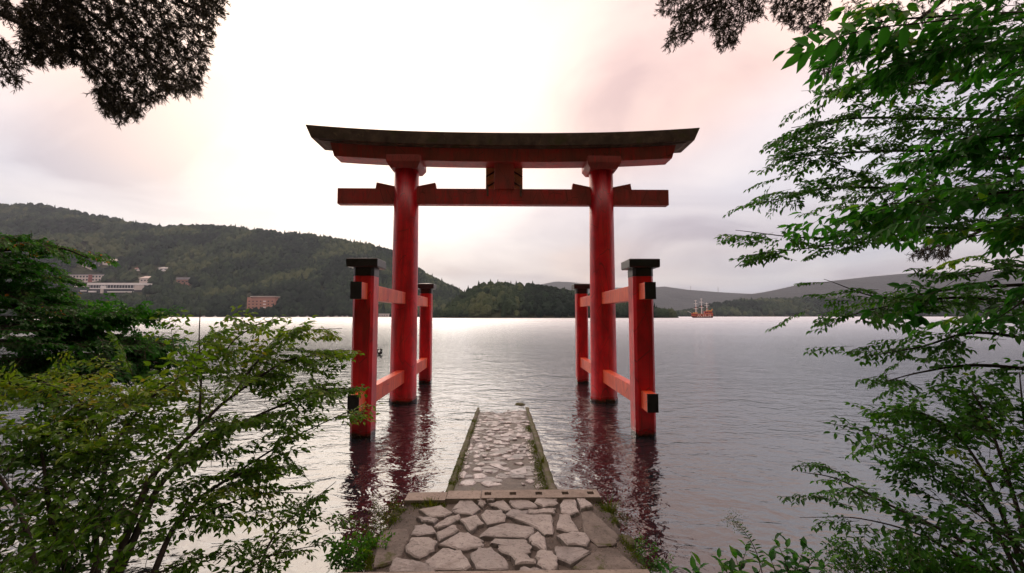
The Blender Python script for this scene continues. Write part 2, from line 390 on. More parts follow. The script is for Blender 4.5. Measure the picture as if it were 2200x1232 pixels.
left_hill = Hill('hill_left', [(-500, 400, 1900), (-150, 428, 1800), (0, 441, 1700), (60, 440, 1680), (130, 453, 1650), (220, 470, 1600), (290, 483, 1560), (330, 488, 1560), (400, 487, 1540), (480, 489, 1500), (560, 498, 1450), (640, 505, 1420), (700, 513, 1400), (770, 524, 1360), (840, 543, 1320), (890, 577, 1280), (940, 606, 1240), (1000, 634, 1200), (1050, 656, 1150), (1120, 676, 1100)],
    [(-500, 780), (0, 820), (400, 860), (800, 900), (1120, 980)], M['hill'], 1.25, .17, 9, 3)
island = Hill('wooded_headland', [(935, 681, 545), (955, 676, 545), (968, 660, 550), (985, 643, 560), (1010, 628, 570), (1030, 617, 580), (1060, 612, 590), (1100, 616, 590), (1140, 617, 590), (1180, 622, 590), (1220, 629, 590), (1250, 634, 590), (1330, 652, 585), (1380, 662, 575), (1420, 673, 560), (1448, 681, 545)],
    [(935, 535), (1200, 505), (1448, 530)], M['hill'], .62, .05, 6, 7, 90, 24, 2.2, 60)
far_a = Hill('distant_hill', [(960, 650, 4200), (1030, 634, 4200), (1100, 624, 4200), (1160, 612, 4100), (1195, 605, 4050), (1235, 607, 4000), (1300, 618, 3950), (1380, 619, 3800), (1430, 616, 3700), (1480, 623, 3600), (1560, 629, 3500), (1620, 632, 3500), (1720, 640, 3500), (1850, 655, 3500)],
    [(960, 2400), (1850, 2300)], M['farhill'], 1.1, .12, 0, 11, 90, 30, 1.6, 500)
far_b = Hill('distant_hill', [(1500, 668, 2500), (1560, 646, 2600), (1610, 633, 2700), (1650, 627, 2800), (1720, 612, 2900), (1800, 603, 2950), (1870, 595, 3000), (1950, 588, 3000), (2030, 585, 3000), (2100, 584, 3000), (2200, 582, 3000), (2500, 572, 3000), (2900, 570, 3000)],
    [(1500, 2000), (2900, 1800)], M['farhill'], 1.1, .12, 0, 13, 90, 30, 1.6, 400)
near_r = Hill('wooded_shore_hill', [(1440, 679, 1500), (1480, 672, 1520), (1530, 657, 1560), (1600, 648, 1620), (1680, 645, 1650), (1750, 643, 1650), (1820, 643, 1650), (1900, 652, 1650), (2100, 655, 1650), (2500, 650, 1650), (2900, 650, 1650)],
    [(1440, 1420), (2900, 1350)], M['hill'], .8, .08, 6, 17, 90, 24, 1.8, 150)

# crowns of the woods: too many and too far to count
def crown_templates(rng, conic, n=6):
    out = []
    for k in range(n):
        V = []; nseg = 7; levels = [(0, .55), (.28, 1.0), (.62, .82), (.88, .42)] if not conic else [(0, .55), (.18, .62), (.5, .4), (.8, .18)]
        for z, r in levels:
            for i in range(nseg):
                a = 2 * math.pi * (i + .5 * rng.random()) / nseg; q = r * (.72 + .5 * rng.random())
                V.append((q * math.cos(a) * .5, q * math.sin(a) * .5, z + .12 * (rng.random() - .5)))
        V.append((0, 0, 1.0 if not conic else 1.1))
        Fc = []
        for l in range(len(levels) - 1):
            for i in range(nseg):
                j = (i + 1) % nseg; a, b, c, d = l * nseg + i, l * nseg + j, (l + 1) * nseg + j, (l + 1) * nseg + i
                Fc += [(a, b, c), (a, c, d)]
        b = (len(levels) - 1) * nseg
        Fc += [(b + i, b + (i + 1) % nseg, len(V) - 1) for i in range(nseg)]
        out.append((np.array(V), np.array(Fc)))
    return out
def mk_crown():
    t = NT('forest_crowns'); a = t.n('ShaderNodeAttribute', attribute_name='tint').outputs['Fac']
    c = t.ramp(a, [(0, (.008, .019, .013)), (.4, (.019, .038, .022)), (.75, (.036, .060, .030)), (1, (.070, .090, .042))])
    c = t.mix(.8, c, t.ramp(t.noise(.9, 5, .7), [(.3, .4), (.7, 1.6)]), 'MULTIPLY')
    return t.done(c, .95, t.bump(t.noise(.8, 4, .7), 1, 1.5), .1)
M['crown'] = mk_crown()
def forest(name, hill, n, size, seed, label, keep=None, conic=.25, tmax=1.04, pxr=None, tpow=1.0):
    rng = np.random.default_rng(seed); T0 = crown_templates(rng, False); T1 = crown_templates(rng, True)
    lo, hi = pxr or (hill.px0, hill.px1)
    px = rng.uniform(lo, hi, n); t = rng.random(n) ** tpow * tmax
    P = hill.pt(px, t)
    if keep is not None: k = keep(*project(P), P); P = P[k]
    n = len(P); S = size * rng.uniform(.65, 1.35, n); ang = rng.uniform(0, 6.28, n)
    big = fbm(P[:, 0] / (5 * size), P[:, 1] / (5 * size), seed, 4); tint = np.clip(.42 + (big - .47) * 2.6 + rng.normal(0, .17, n), 0, 1)
    con = (rng.random(n) < conic) & (big > .40)
    VV, FF, TT = [], [], []; off = 0
    for Tm, sel in ((T0, ~con), (T1, con)):
        ids = np.nonzero(sel)[0]
        for k, (V, Fc) in enumerate(Tm):
            q = ids[k::len(Tm)]
            if not len(q): continue
            c, s_ = np.cos(ang[q])[:, None], np.sin(ang[q])[:, None]; sz = S[q][:, None]
            hgt = sz * (1.2 if Tm is T1 else .95)
            X = P[q, 0][:, None] + (V[:, 0] * c - V[:, 1] * s_) * sz; Yy = P[q, 1][:, None] + (V[:, 0] * s_ + V[:, 1] * c) * sz
            Z = P[q, 2][:, None] - .5 + V[:, 2] * hgt
            VV.append(np.stack([X, Yy, Z], -1).reshape(-1, 3))
            FF.append((Fc[None] + (off + np.arange(len(q)) * len(V))[:, None, None]).reshape(-1, 3)); off += len(q) * len(V)
            TT.append(np.repeat(np.clip(tint[q] - (.12 if Tm is T1 else 0), 0, 1), len(V)))
    VV, FF = np.concatenate(VV), np.concatenate(FF)
    o = link(name, npmesh(name, VV, FF, np.full(len(FF), 3), M['crown'], False, {'tint': np.concatenate(TT)}))
    tag(o, label, 'forest', kind='stuff'); return o
# buildings: (px0, px1, top, bottom) so that the wood leaves room for them
BLD = [(160, 308, 609, 634), (118, 220, 588, 610), (293, 320, 592, 612), (372, 406, 596, 615), (280, 300, 573, 584), (332, 358, 572, 586), (210, 248, 555, 573), (160, 192, 563, 578), (528, 590, 636, 668)]
def keep_left(x, y, P):
    k = np.ones(len(x), bool)
    for a, b, t_, bt in BLD: k &= ~((x > a - 5) & (x < b + 5) & (y > t_ - 1) & (y < bt + 9))
    k &= ~((x > 150) & (x < 345) & (y > 633) & (y < 646))
    return k
forest('forest', left_hill, 15500, 17.0, 21, 'dark mixed forest covering the long hill above the houses', keep_left, .22, 1.03, (-260, 1100), .8)
forest('forest', island, 1900, 10.5, 22, 'dense wood of round crowns and firs covering the low headland', None, .14, 1.06)
forest('forest', near_r, 3400, 17.0, 23, 'blue green wood on the low shore behind the sailing ship', None, .08, 1.05, (1440, 2400))
# ------------------------------------------------------------------ the torii
YF, YP, YR = 9.10, 12.95, 16.30            # front faces of near posts, pillar axis, front faces of far posts
PX = 2.96                                    # half spacing of the pillars
def torii():
    root = empty('torii_gate', (0, YP, 0))
    tag(root, 'tall vermilion torii gate with dark curved top lintel standing in the lake', 'torii gate')
    zt = float(at(874, 358, YP - .5)[2])     # underside of the bearing blocks
    for s in (-1, 1):
        m = MB(); n = 40; rings = []
        for z, r in ((-2.2, .405), (.02, .405), (.10, .405), (.13, .385), (2.5, .375), (5, .368), (zt + .03, .362)):
            rings.append([(s * PX + r * math.cos(2 * math.pi * k / n), YP + r * math.sin(2 * math.pi * k / n), z) for k in range(n)])
        p = m.loft(rings).build('pillar', M['red'], root, True)
        # bearing block, wider at its top
        a, b, h1, h2 = .40, .50, .16, .20
        def sq(q, z): return [(s * PX + i * q, YP + j * q, z) for i, j in ((-1, -1), (1, -1), (1, 1), (-1, 1))]
        MB().loft([sq(a, zt), sq(b, zt + h1), sq(b, zt + h1 + h2)]).build('bearing_block', M['dullred'], root, bevel=.012)
    # curved lintels: red under-beam and dark top beam
    zs0 = float(at(1083, 348, YP - .29)[2]); zs1 = float(at(1083, 313, YP - .29)[2])
    zk1 = float(at(1083, 286, YP - .52)[2]); zk0 = float(at(1083, 311.5, YP - .52)[2])
    def curve(x): return .185 * (abs(x) / 5.6) ** 2.4
    def beam(name, mat, z0, z1, w0, w1, x0, x1, sec, par=root):
        m = MB(); rings = []; n = 29
        for k in range(n):
            u = -1 + 2 * k / (n - 1); ring = []
            for (yy, v) in sec:              # v 0 bottom .. 1 top
                x = u * (x0 + (x1 - x0) * v)
                ring.append((x, YP + yy * (w0 + (w1 - w0) * min(v, 1)), z0 + (z1 - z0) * v + curve(x)))
            rings.append(ring)
        return m.loft(rings).build(name, mat, par, bevel=.012)
    beam('under_lintel', M['dullred'], zs0, zs1 + .02, .29, .30, 5.06, 5.22, [(-1, 0), (1, 0), (1, 1), (-1, 1)])
    tl = beam('top_lintel', M['roof'], zk0, zk1, .50, .54, 5.66, 5.82, [(-1, 0), (1, 0), (1, 1), (.1, 1.16), (-.1, 1.16), (-1, 1)])
    beam('drip_board', M['roof'], zk0 - .035, zk0 - .004, .40, .42, 5.40, 5.50, [(-1, 0), (1, 0), (1, 1), (-1, 1)], tl)
    # tie beam through the pillars
    zn0 = float(at(1083, 439.5, YP - .13)[2]); zn1 = float(at(1083, 406, YP - .13)[2])
    xe = float(at(1437, 424, YP - .13)[0])
    MB().box((0, YP, (zn0 + zn1) / 2), (2 * xe, .26, zn1 - zn0)).build('tie_beam', M['dullred'], root, bevel=.015)
    for s in (-1, 1):
        for d in (-1, 1):                    # wedges beside each pillar
            xi, xo = s * PX + d * .33, s * PX + d * .88
            prof = [(xi, zn1 - .05), (xo + d * .03, zn1 - .05), (xo + d * .03, zn1 + .012), (xo, zn1 + .19), (xi, zn1 + .075)]
            MB().loft([[(x, YP - .10, z) for x, z in prof], [(x, YP + .10, z) for x, z in prof]]).build('wedge', M['dullred'], root, bevel=.008)
    MB().box((0, YP, (zn1 + zs0) / 2), (.60, .34, zs0 - zn1 + .04)).build('centre_strut', M['dullred'], root, bevel=.01)
    pl2 = MB().box((0, YP + .30, (zn1 + zs0) / 2 + .02), (1.13, .07, zs0 - zn1 + .18)).build('plaque', M['tan'], root, bevel=.01)
    for s in (-1, 1):
        for k in range(4):
            c = (s * .43, YP + .25, zn1 + .06 + k * .17)
            MB().box(c, (.30, .035, .038), Matrix.Rotation(s * math.radians(32), 3, 'Y')).build('batten', M['blackcap'] if k % 2 else M['tan'], pl2)
        MB().box((s * .545, YP + .27, (zn1 + zs0) / 2), (.05, .06, zs0 - zn1 + .14)).build('plaque_frame', M['tan'], pl2, bevel=.006)
        MB().box((s * .50, YP - .155, zn1 - .06), (.055, .05, .34)).build('dark_strip', M['roof'], root)  # narrow dark strip on the front of the tie beam
    # low posts before and behind each pillar, with caps and rails
    for s in (-1, 1):
        for yf in (YF, YR):
            hx, dy, ch = .215, .46, .055
            def oct_(q): 
                x, y = hx + q, dy / 2 + q
                return [(-x + ch, -y), (x - ch, -y), (x, -y + ch), (x, y - ch), (x - ch, y), (-x + ch, y), (-x, y - ch), (-x, -y + ch)]
            cx, cy = s * PX, yf + dy / 2
            ztop = 3.52
            m = MB().loft([[(cx + a, cy + b, z) for a, b in oct_(0)] for z in (-2.2, ztop - .18)])
            po = m.build('support_post', M['red'], root, bevel=.006)
            MB().loft([[(cx + a, cy + b, z) for a, b in oct_(.004)] for z in (ztop - .178, ztop)]).build('post_collar', M['blackcap'], po)
            q = .325
            cap = MB().loft([[(cx + i * r, cy + j * r, z) for i, j in ((-1, -1), (1, -1), (1, 1), (-1, 1))] for r, z in ((q - .015, ztop), (q, ztop + .02), (q, ztop + .17), (q - .012, ztop + .182), (.03, ztop + .222))])
            cap.build('post_cap', M['blackcap'], po, bevel=.003)
    for s in (-1, 1):
        for z0, z1 in ((2.84, 3.18), (.585, .945)):
            y0, y1 = YF - .40, YP - .30
            MB().box((s * PX, (y0 + y1) / 2, (z0 + z1) / 2), (.215, y1 - y0, z1 - z0)).build('side_rail', M['orange'], root, bevel=.012)
            MB().box((s * PX, y0 - .006, (z0 + z1) / 2), (.222, .020, z1 - z0 + .008)).build('rail_end_plate', M['blackcap'], root)
            y0, y1 = YP + .30, YR + .46 + .40
            MB().box((s * PX, (y0 + y1) / 2, (z0 + z1) / 2), (.215, y1 - y0, z1 - z0)).build('side_rail', M['orange'], root, bevel=.012)
torii()

# ------------------------------------------------------------------ stone landing and sunken causeway
PZ = .315                                     # top of the landing's mortar
def resample_poly(P, rng, sub=2, jit=.012):
    out = []
    for k in range(len(P)):
        a, b = P[k], P[(k + 1) % len(P)]
        for i in range(sub):
            q = a + (b - a) * i / sub
            out.append(q + (rng.normal(0, jit, 2) if i else 0))
    return np.array(out)
def stone(name, P2, zf, mat, parent, rng, up=.03, dep=.10, inset=.05, tilt=.0):
    """an irregular flat stone: P2 outline (x, y), zf(x, y) the bed's height"""
    c = P2.mean(0); n = len(P2); V = []; tx, ty = rng.normal(0, tilt, 2)
    size = np.linalg.norm(P2 - c, axis=1).mean(); ins = min(inset, .22 * size)
    for sc, dz in ((0, -dep), (0, up - ins * .6), (ins, up), ):
        for p in P2:
            d = p - c; L = np.linalg.norm(d) + 1e-6; q = c + d * max(.2, (L - sc) / L)
            V.append((q[0], q[1], zf(q[0], q[1]) + dz + (tx * (q[0] - c[0]) + ty * (q[1] - c[1]) + rng.normal(0, .0025) if dz > 0 else 0)))
    for p in P2:
        d = p - c; q = c + d * .45; V.append((q[0], q[1], zf(q[0], q[1]) + up + tx * (q[0] - c[0]) + ty * (q[1] - c[1]) + rng.normal(0, .0016)))
    V.append((c[0], c[1], zf(*c) + up + rng.normal(0, .004)))
    Fc = []
    for k in range(3):
        for i in range(n): j = (i + 1) % n; Fc.append((k * n + i, k * n + j, (k + 1) * n + j, (k + 1) * n + i))
    Fc += [(3 * n + i, 3 * n + (i + 1) % n, 4 * n) for i in range(n)]
    return MB().add(V, Fc).build(name, mat, parent, False)
def landing():
    rng = np.random.default_rng(4)
    root = empty('stone_landing', (0, 4.4, 0)); tag(root, 'flat stone landing of irregular flagstones set in brown mortar at the water', 'landing')
    # mortar bed with a ragged edge
    out = np.array([(877, 1066), (872, 1094), (845, 1122), (806, 1163), (795, 1200), (788, 1226), (780, 1245), (1400, 1245), (1388, 1226), (1366, 1195), (1333, 1153), (1322, 1122), (1298, 1096), (1284, 1066)], float)
    P = onz(out[:, 0], out[:, 1], PZ)[:, :2]; P = resample_poly(P, rng, 4, .018)
    m = MB(); n = len(P); c = P.mean(0)
    rr = [[(*(c + (p - c) * (1 + .03)), -.7) for p in P], [(*(c + (p - c) * 1.02), PZ - .08) for p in P], [(*p, PZ - .012 + rng.normal(0, .008)) for p in P]]
    for f in (.8, .55, .3): rr.append([(*(c + (p - c) * f), PZ + rng.normal(0, .006)) for p in P])
    m.loft(rr).build('mortar_bed', M['mortar'], root, True)
    S = """680,205 750,112 822,112 890,195 830,238 700,222|430,195 590,165 675,225 620,255 520,252|410,262 470,255 572,270 535,302 450,290|548,330 640,265 735,240 735,270 690,300 570,345|735,280 865,243 918,310 815,368|900,240 935,210 1050,205 1085,240 1080,290 950,312|957,150 1070,125 1130,195 1085,212 990,170|1118,130 1225,112 1330,175 1180,195 1130,160|860,110 935,118 940,150 915,178 880,160|1308,150 1335,112 1475,110 1485,155 1380,185|1085,245 1140,195 1258,205 1255,235 1165,262|1148,268 1200,238 1430,238 1447,270 1440,378 1380,382 1330,340|1505,160 1540,112 1610,108 1645,215 1590,235 1510,225|1625,120 1690,110 1750,175 1660,195|1478,345 1500,235 1575,235 1640,360 1560,365|372,390 395,320 470,308 540,340 550,375 440,392|560,375 680,315 725,350 585,430|895,410 960,340 1085,302 1290,340 1290,385 1230,420 1000,405|328,470 370,415 500,415 560,440 540,510 430,565 335,520|580,465 740,375 800,378 915,440 910,480 790,505 700,490|470,605 610,500 740,510 815,630 770,665 540,660|820,545 880,500 975,492 1060,570 1100,660 870,660|975,460 1010,418 1230,430 1270,470 1270,525 1120,552 1040,510 1030,470|1265,430 1330,380 1385,420 1395,480 1385,515 1290,470|1480,400 1590,368 1690,380 1715,410 1700,480 1560,470|1465,485 1660,490 1730,520 1580,612 1475,570|1315,560 1350,515 1440,520 1480,575 1470,650 1430,668 1330,615|1130,550 1230,540 1310,590 1310,615 1160,628|205,660 250,585 440,605 550,660 520,690 230,690|1190,665 1215,635 1310,645 1390,668 1380,690 1190,690|1262,198 1380,190 1470,190 1450,228 1262,228|945,115 1015,113 1000,130 950,135|150,345 330,330 350,400 315,470 300,540 200,590 90,620 110,430|1660,205 1740,195 1830,270 1950,400 1900,450 1790,460 1690,360|1600,620 1740,520 1860,500 1960,520 2100,640 1800,655"""
    for k, s in enumerate(S.split('|')):
        q = np.array([tuple(map(float, p.split(','))) for p in s.split()]); q = q / 3.548 + np.array([780, 1040])
        P = onz(q[:, 0], q[:, 1], PZ + .03)[:, :2]; P = P.mean(0) + (P - P.mean(0)) * 1.05; P = resample_poly(P, rng, 3, .009)
        rough = k >= 32
        stone('flagstone', P, lambda x, y: PZ, M['slab'] if rough else M['flag'], root, rng, .018 if rough else .036 + .016 * rng.random(), .08, .016, .014)
    # kerb across the head of the landing with square sockets
    def kerb(x0, x1, sockets, mat, dz=0):
        a, b = float(onz(x0, 1062, PZ + .06)[0]), float(onz(x1, 1062, PZ + .06)[0])
        y0, y1 = float(onz(1083, 1070, PZ + .06)[1]), float(onz(1083, 1053, PZ + .06)[1]); z = PZ + .06 + dz
        xs = [a]; hole = []
        for sx in sockets:
            cx = float(onz(sx, 1062, z)[0]); xs += [cx - .04, cx + .04]
        xs.append(b); ys = [y0, y0 + (y1 - y0) * .36, y0 + (y1 - y0) * .72, y1]
        m = MB()
        for i in range(len(xs) - 1):
            for j in range(3):
                h = z - (.05 if (i % 2 == 1 and j == 1) else 0)
                m.add([(xs[i], ys[j], h), (xs[i + 1], ys[j], h), (xs[i + 1], ys[j + 1], h), (xs[i], ys[j + 1], h)], [(0, 1, 2, 3)])
                if h < z:
                    q = [(xs[i], ys[j]), (xs[i + 1], ys[j]), (xs[i + 1], ys[j + 1]), (xs[i], ys[j + 1])]
                    for e in range(4): p, r = q[e], q[(e + 1) % 4]; m.add([(*p, z), (*r, z), (*r, h), (*p, h)], [(0, 1, 2, 3)])
        q = [(a, y0), (b, y0), (b, y1), (a, y1)]
        for e in range(4): p, r = q[e], q[(e + 1) % 4]; m.add([(*p, z), (*r, z), (*r, -.6), (*p, -.6)], [(0, 1, 2, 3)])
        return m.build('kerb_block', mat, root)
    kerb(874, 959, [], M['concrete'], -.02); kerb(961, 1033, [], M['concrete'], -.005); kerb(1035, 1287, [1048, 1102, 1158, 1215, 1270], M['concrete'])
    # step at the foot of the stairs
    y1 = float(onz(1083, 1225.5, .40)[1]); a, b = float(onz(735, 1226, .40)[0]), float(onz(1395, 1226, .40)[0])
    MB().box(((a + b) / 2, y1 - .35, .0), (b - a, .7, .80)).build('step', M['concrete'], root, bevel=.012)
landing()
def grit():
    rng = np.random.default_rng(14); n = 2600
    px = rng.uniform(800, 1380, n); py = rng.uniform(1072, 1226, n); w = 200 + (py - 1066) * .62
    k = np.abs(px - 1080) < w * .98; px, py = px[k], py[k]; P = onz(px, py, PZ + .004); n = len(P)
    O = np.array([(1, 0, 0), (0, 1, 0), (-1, 0, 0), (0, -1, 0), (0, 0, .8), (0, 0, -.8)]); Fc = np.array([(0, 1, 4), (1, 2, 4), (2, 3, 4), (3, 0, 4), (1, 0, 5), (2, 1, 5), (3, 2, 5), (0, 3, 5)])
    r = rng.uniform(.003, .011, n) * (rng.random(n) ** .5); V = P[:, None] + O[None] * r[:, None, None] * rng.uniform(.6, 1.3, (n, 6, 1))
    FF = (Fc[None] + (np.arange(n) * 6)[:, None, None]).reshape(-1, 3)
    o = link('grit', npmesh('grit', V.reshape(-1, 3), FF, np.full(len(FF), 3), M['concrete'])); tag(o, 'loose grit lying in the joints of the landing', 'gravel', kind='stuff')
grit()

SL, Y0, Z0 = -.046, 5.35, .285                # causeway slopes down into the lake
def pz(x, y): return Z0 + SL * (y - Y0)
def causeway():
    rng = np.random.default_rng(8)
    root = empty('sunken_causeway', (0, 8, 0)); tag(root, 'narrow cobbled causeway running down under the water towards the gate', 'causeway')
    xa0, xb0 = float(onz(966, 1046, Z0)[0]), float(onz(1184, 1046, Z0)[0]); y0, y1 = 5.34, 14.5
    m = MB(); rings = []
    for k in range(40):
        y = y0 + (y1 - y0) * k / 39; z = pz(0, y)
        xs = np.linspace(xa0 - .015, xb0 + .015, 14)
        rings.append([(x, y, z + (fbm(np.array(x * 6.), np.array(y * 6.), 3, 4) - .47) * .05) for x in xs] + [(xb0, y, -1.0), (xa0, y, -1.0)])
    m.loft(rings).build('mortar_bed', M['wetmortar'], root, True)
    ST = """305,890,150,80 485,825,150,55 350,795,105,60 515,765,140,40 750,795,260,95 620,852,100,40 735,895,120,65 990,845,235,95 1200,872,90,35 1215,915,100,40 655,995,310,80 375,985,220,75 500,905,200,65 1110,970,110,45 1240,1010,150,80 1030,1000,55,30 355,635,70,40 395,580,80,45 345,680,50,30 468,622,60,30 410,540,70,35 655,545,90,32 610,578,65,28 520,550,110,40 495,513,105,30 480,480,100,25 465,447,115,40 460,410,95,28 460,377,90,22 800,418,150,38 650,408,110,35 975,412,100,45 1085,380,90,25 1095,418,80,28 1090,447,90,30 1095,478,80,20 1045,512,70,25 1145,508,60,25 1125,538,110,28 1100,568,100,35 1150,600,120,45 1110,652,105,35 1120,688,75,30 1155,733,135,32 930,570,150,45 865,605,90,22 965,620,65,35 1040,618,60,40 830,668,160,50 700,590,140,35 460,665,110,45 690,650,200,40 560,660,80,30 980,755,130,30 820,470,110,40 620,470,120,35 720,500,140,35 960,535,130,35 900,640,50,25 540,605,70,30 1080,355,65,25 1030,320,40,30 1105,328,65,20 990,355,90,30 775,375,130,28 480,345,85,22 485,300,80,20 515,235,45,22 590,300,60,18 600,380,70,22 700,345,90,20 880,350,80,20 840,310,90,18 680,300,90,18 980,290,70,16 1080,290,70,16 560,265,60,14 700,260,80,14 850,265,90,14 1000,255,70,14 1090,250,50,14 600,225,70,12 760,225,80,12 900,230,80,12 1040,215,60,12 560,190,60,10 700,190,70,10 850,190,70,10 1000,185,60,10 500,265,50,14 640,335,60,18 930,460,70,25 880,700,120,28 720,720,110,26 600,700,80,24 460,720,90,26 1010,690,70,24 330,745,70,26 850,880,80,30"""
    pts = []
    for s in ST.split():
        cx, cy, w, h = map(float, s.split(',')); pts.append((cx, cy))
        k = rng.integers(6, 9); a = np.sort(rng.uniform(0, 6.28, k) * .35 + np.arange(k) * 6.28 / k); r = rng.uniform(.82, 1.12, k)
        ex = np.sign(np.cos(a)) * np.abs(np.cos(a)) ** .75; ey = np.sign(np.sin(a)) * np.abs(np.sin(a)) ** .75
        q = np.stack([cx + ex * r * w * .5, cy + ey * r * h * .5], -1) / 5.6 + np.array([940, 860])
        P = onz(q[:, 0], q[:, 1], Z0 + .02, SL, Y0)[:, :2]
        sz = np.ptp(P, 0).max()
        stone('cobble', P, pz, M['cobble'], root, rng, (.010 + .012 * rng.random()), .05, .02, .02)
    for k in range(120):                      # low dark wet slabs between the paler stones
        y = rng.uniform(5.9, 11.5); x = rng.uniform(xa0 + .16, xb0 - .16); n = rng.integers(6, 9); a = np.arange(n) * 6.28 / n + rng.uniform(0, .4, n); r = rng.uniform(.07, .13) * rng.uniform(.8, 1.2, n)
        stone('cobble', np.stack([x + r * 1.3 * np.cos(a), y + r * np.sin(a)], -1), lambda u, v: pz(u, v) - .002, M['wetslab'], root, rng, .008 + .006 * rng.random(), .05, .02, .015)
    # loose smaller stones between them and on under the water
    for k in range(80):
        y = 5.6 + (13 - 5.6) * rng.random(); x = rng.uniform(xa0 + .12, xb0 - .12)
        if y < 8.0: continue
        n = rng.integers(5, 8); a = np.arange(n) * 6.28 / n + rng.uniform(0, .5, n); r = rng.uniform(.05, .10) * rng.uniform(.8, 1.2, n)
        stone('cobble', np.stack([x + r * 1.25 * np.cos(a), y + r * np.sin(a)], -1), pz, M['cobble'], root, rng, .004 + .010 * rng.random(), .04, .03, .02)
    for s, x in ((-1, xa0), (1, xb0)):        # edge strips
        m = MB(); rings = []
        for k in range(36):
            y = y0 + .02 + (12.0 - y0) * k / 35; z = pz(0, y) + .022 + rng.normal(0, .006); w = .07 + rng.normal(0, .008)
            rings.append([(x - w * .6, y, z - .4), (x + w, y, z - .4), (x + w, y, z - .01), (x + w * .4, y, z + .012), (x - w * .3, y, z + .01), (x - w * .6, y, z - .03)])
        m.loft(rings).build('edge_strip', M['mossy'], root, True)
    return xa0, xb0
XA, XB = causeway()
def rock(px, py, z, w, label, seed):
    rng = np.random.default_rng(seed); c = onz(px, py, z)
    bm = bmesh.new(); bmesh.ops.create_icosphere(bm, subdivisions=3, radius=1)
    dirs = rng.normal(0, 1, (9, 3)); dirs /= np.linalg.norm(dirs, axis=1)[:, None]
    for v in bm.verts:
        p = np.array(v.co); k = 1.0
        for d in dirs: k = min(k, .78 / max(.05, float(p @ d))) if p @ d > .6 else k
        v.co = Vector(p * k * np.array([w / 2, w / 2 * .85, w * .36]) * (1 + .05 * rng.random()))
    me = bpy.data.meshes.new('rock'); bm.to_mesh(me); bm.free(); me.materials.append(M['mossy'])
    o = link('rock', me, None, (float(c[0]), float(c[1]), float(z))); o.rotation_euler.z = seed
    tag(o, label, 'rock')
rock(1302, 1098, .14, .22, 'dark wet rock under the grass beside the right end of the kerb', 1)
rock(1312, 1122, .17, .24, 'mossy grey rock below the yellow green grass at the landing edge', 2)
rock(1340, 1172, .16, .26, 'pale mossy boulder wedged against the right edge of the landing', 3)
rock(862, 1112, .16, .32, 'brown rock at the left corner of the landing below the kerb', 4)
rock(1368, 1212, .12, .20, 'small mossy stone beside the broad green leaves at the landing corner', 5)
rock(1118, 879, -.13, .5, 'low weedy rock just breaking the water at the end of the causeway', 6)
# ------------------------------------------------------------------ foliage
def unit(v): return v / (np.linalg.norm(v, axis=-1, keepdims=True) + 1e-9)
def leaf_shape(width=.46, fold=.16, droop=.10):
    # a pointed oval blade of length 1 along x, folded along its midrib
    V = np.array([(0, 0, 0), (.28, width * .46, fold * .5), (.62, width * .42, fold * .4), (1, 0, -droop), (.62, -width * .42, fold * .4), (.28, -width * .46, fold * .5), (.5, 0, -.02)])
    return V, [(0, 6, 2, 1), (6, 3, 2), (0, 5, 4, 6), (6, 4, 3)]
def place_leaves(P, D, Nn, L, shape, rng):
    """numpy copies of one blade: returns V, loops, counts, leaf index per vertex"""
    V0, F0 = shape; D = unit(D); S = unit(np.cross(Nn, D)); Nn = np.cross(D, S)
    V = P[:, None] + L[:, None, None] * (V0[None, :, 0, None] * D[:, None] + V0[None, :, 1, None] * S[:, None] + V0[None, :, 2, None] * Nn[:, None])
    off = (np.arange(len(P)) * len(V0))[:, None]
    flatf = np.concatenate([np.array(f) for f in F0]); loops = (flatf[None] + off).ravel()
    counts = np.tile([len(f) for f in F0], len(P))
    return V.reshape(-1, 3), loops, counts
def spray_template(rng, length=.42, nside=5, leaf=.075, gap=.036, flat=.3):
    """a twig with side twigs, all carrying leaves, growing along +x, lying mostly in xy. Returns leaf (P, D, N, L) and twig lines"""
    P, D, Nn, L, lines = [], [], [], [], []
    def run(p, d, ln, lvl):
        n = max(3, int(ln / gap)); step = ln / n; side = 1; pts = [p.copy()]
        up = np.array([0, 0, 1.0])
        for k in range(n):
            d = unit(d + rng.normal(0, .10, 3) * np.array([1, 1, flat]) + np.array([0, 0, -.015])); p = p + d * step; pts.append(p.copy())
            s = np.cross(up, d) * side; side = -side
            if k > 0 or lvl:
                P.append(p.copy()); D.append(unit(d * .55 + s * .85 + rng.normal(0, .28, 3) + np.array([0, 0, -.18]))); Nn.append(unit(up + rng.normal(0, .42, 3))); L.append(leaf * rng.uniform(.5, 1.25))
            if lvl == 0 and k > 0 and k % max(1, n // (nside + 1)) == 0:
                run(p.copy(), unit(d * .6 + s * .8 + rng.normal(0, .15, 3) * np.array([1, 1, .6])), ln * rng.uniform(.3, .6) * (1 - .4 * k / n), 1)
        P.append(p.copy()); D.append(d); Nn.append(unit(up + rng.normal(0, .2, 3))); L.append(leaf)
        lines.append(np.array(pts[::2] if len(pts) > 4 else pts))
    run(np.zeros(3), np.array([1.0, 0, 0]), length, 0)
    return np.array(P), np.array(D), np.array(Nn), np.array(L), lines
def catmull(pts, per=8):
    p = np.asarray(pts, float); p = np.vstack([2 * p[0] - p[1], p, 2 * p[-1] - p[-2]]); out = []
    for i in range(1, len(p) - 2):
        t = np.linspace(0, 1, per, endpoint=False)[:, None]
        out.append(.5 * (2 * p[i] + (p[i + 1] - p[i - 1]) * t + (2 * p[i - 1] - 5 * p[i] + 4 * p[i + 1] - p[i + 2]) * t ** 2 + (3 * p[i] - p[i - 1] - 3 * p[i + 1] + p[i + 2]) * t ** 3))
    return np.vstack(out + [p[-2:-1]])
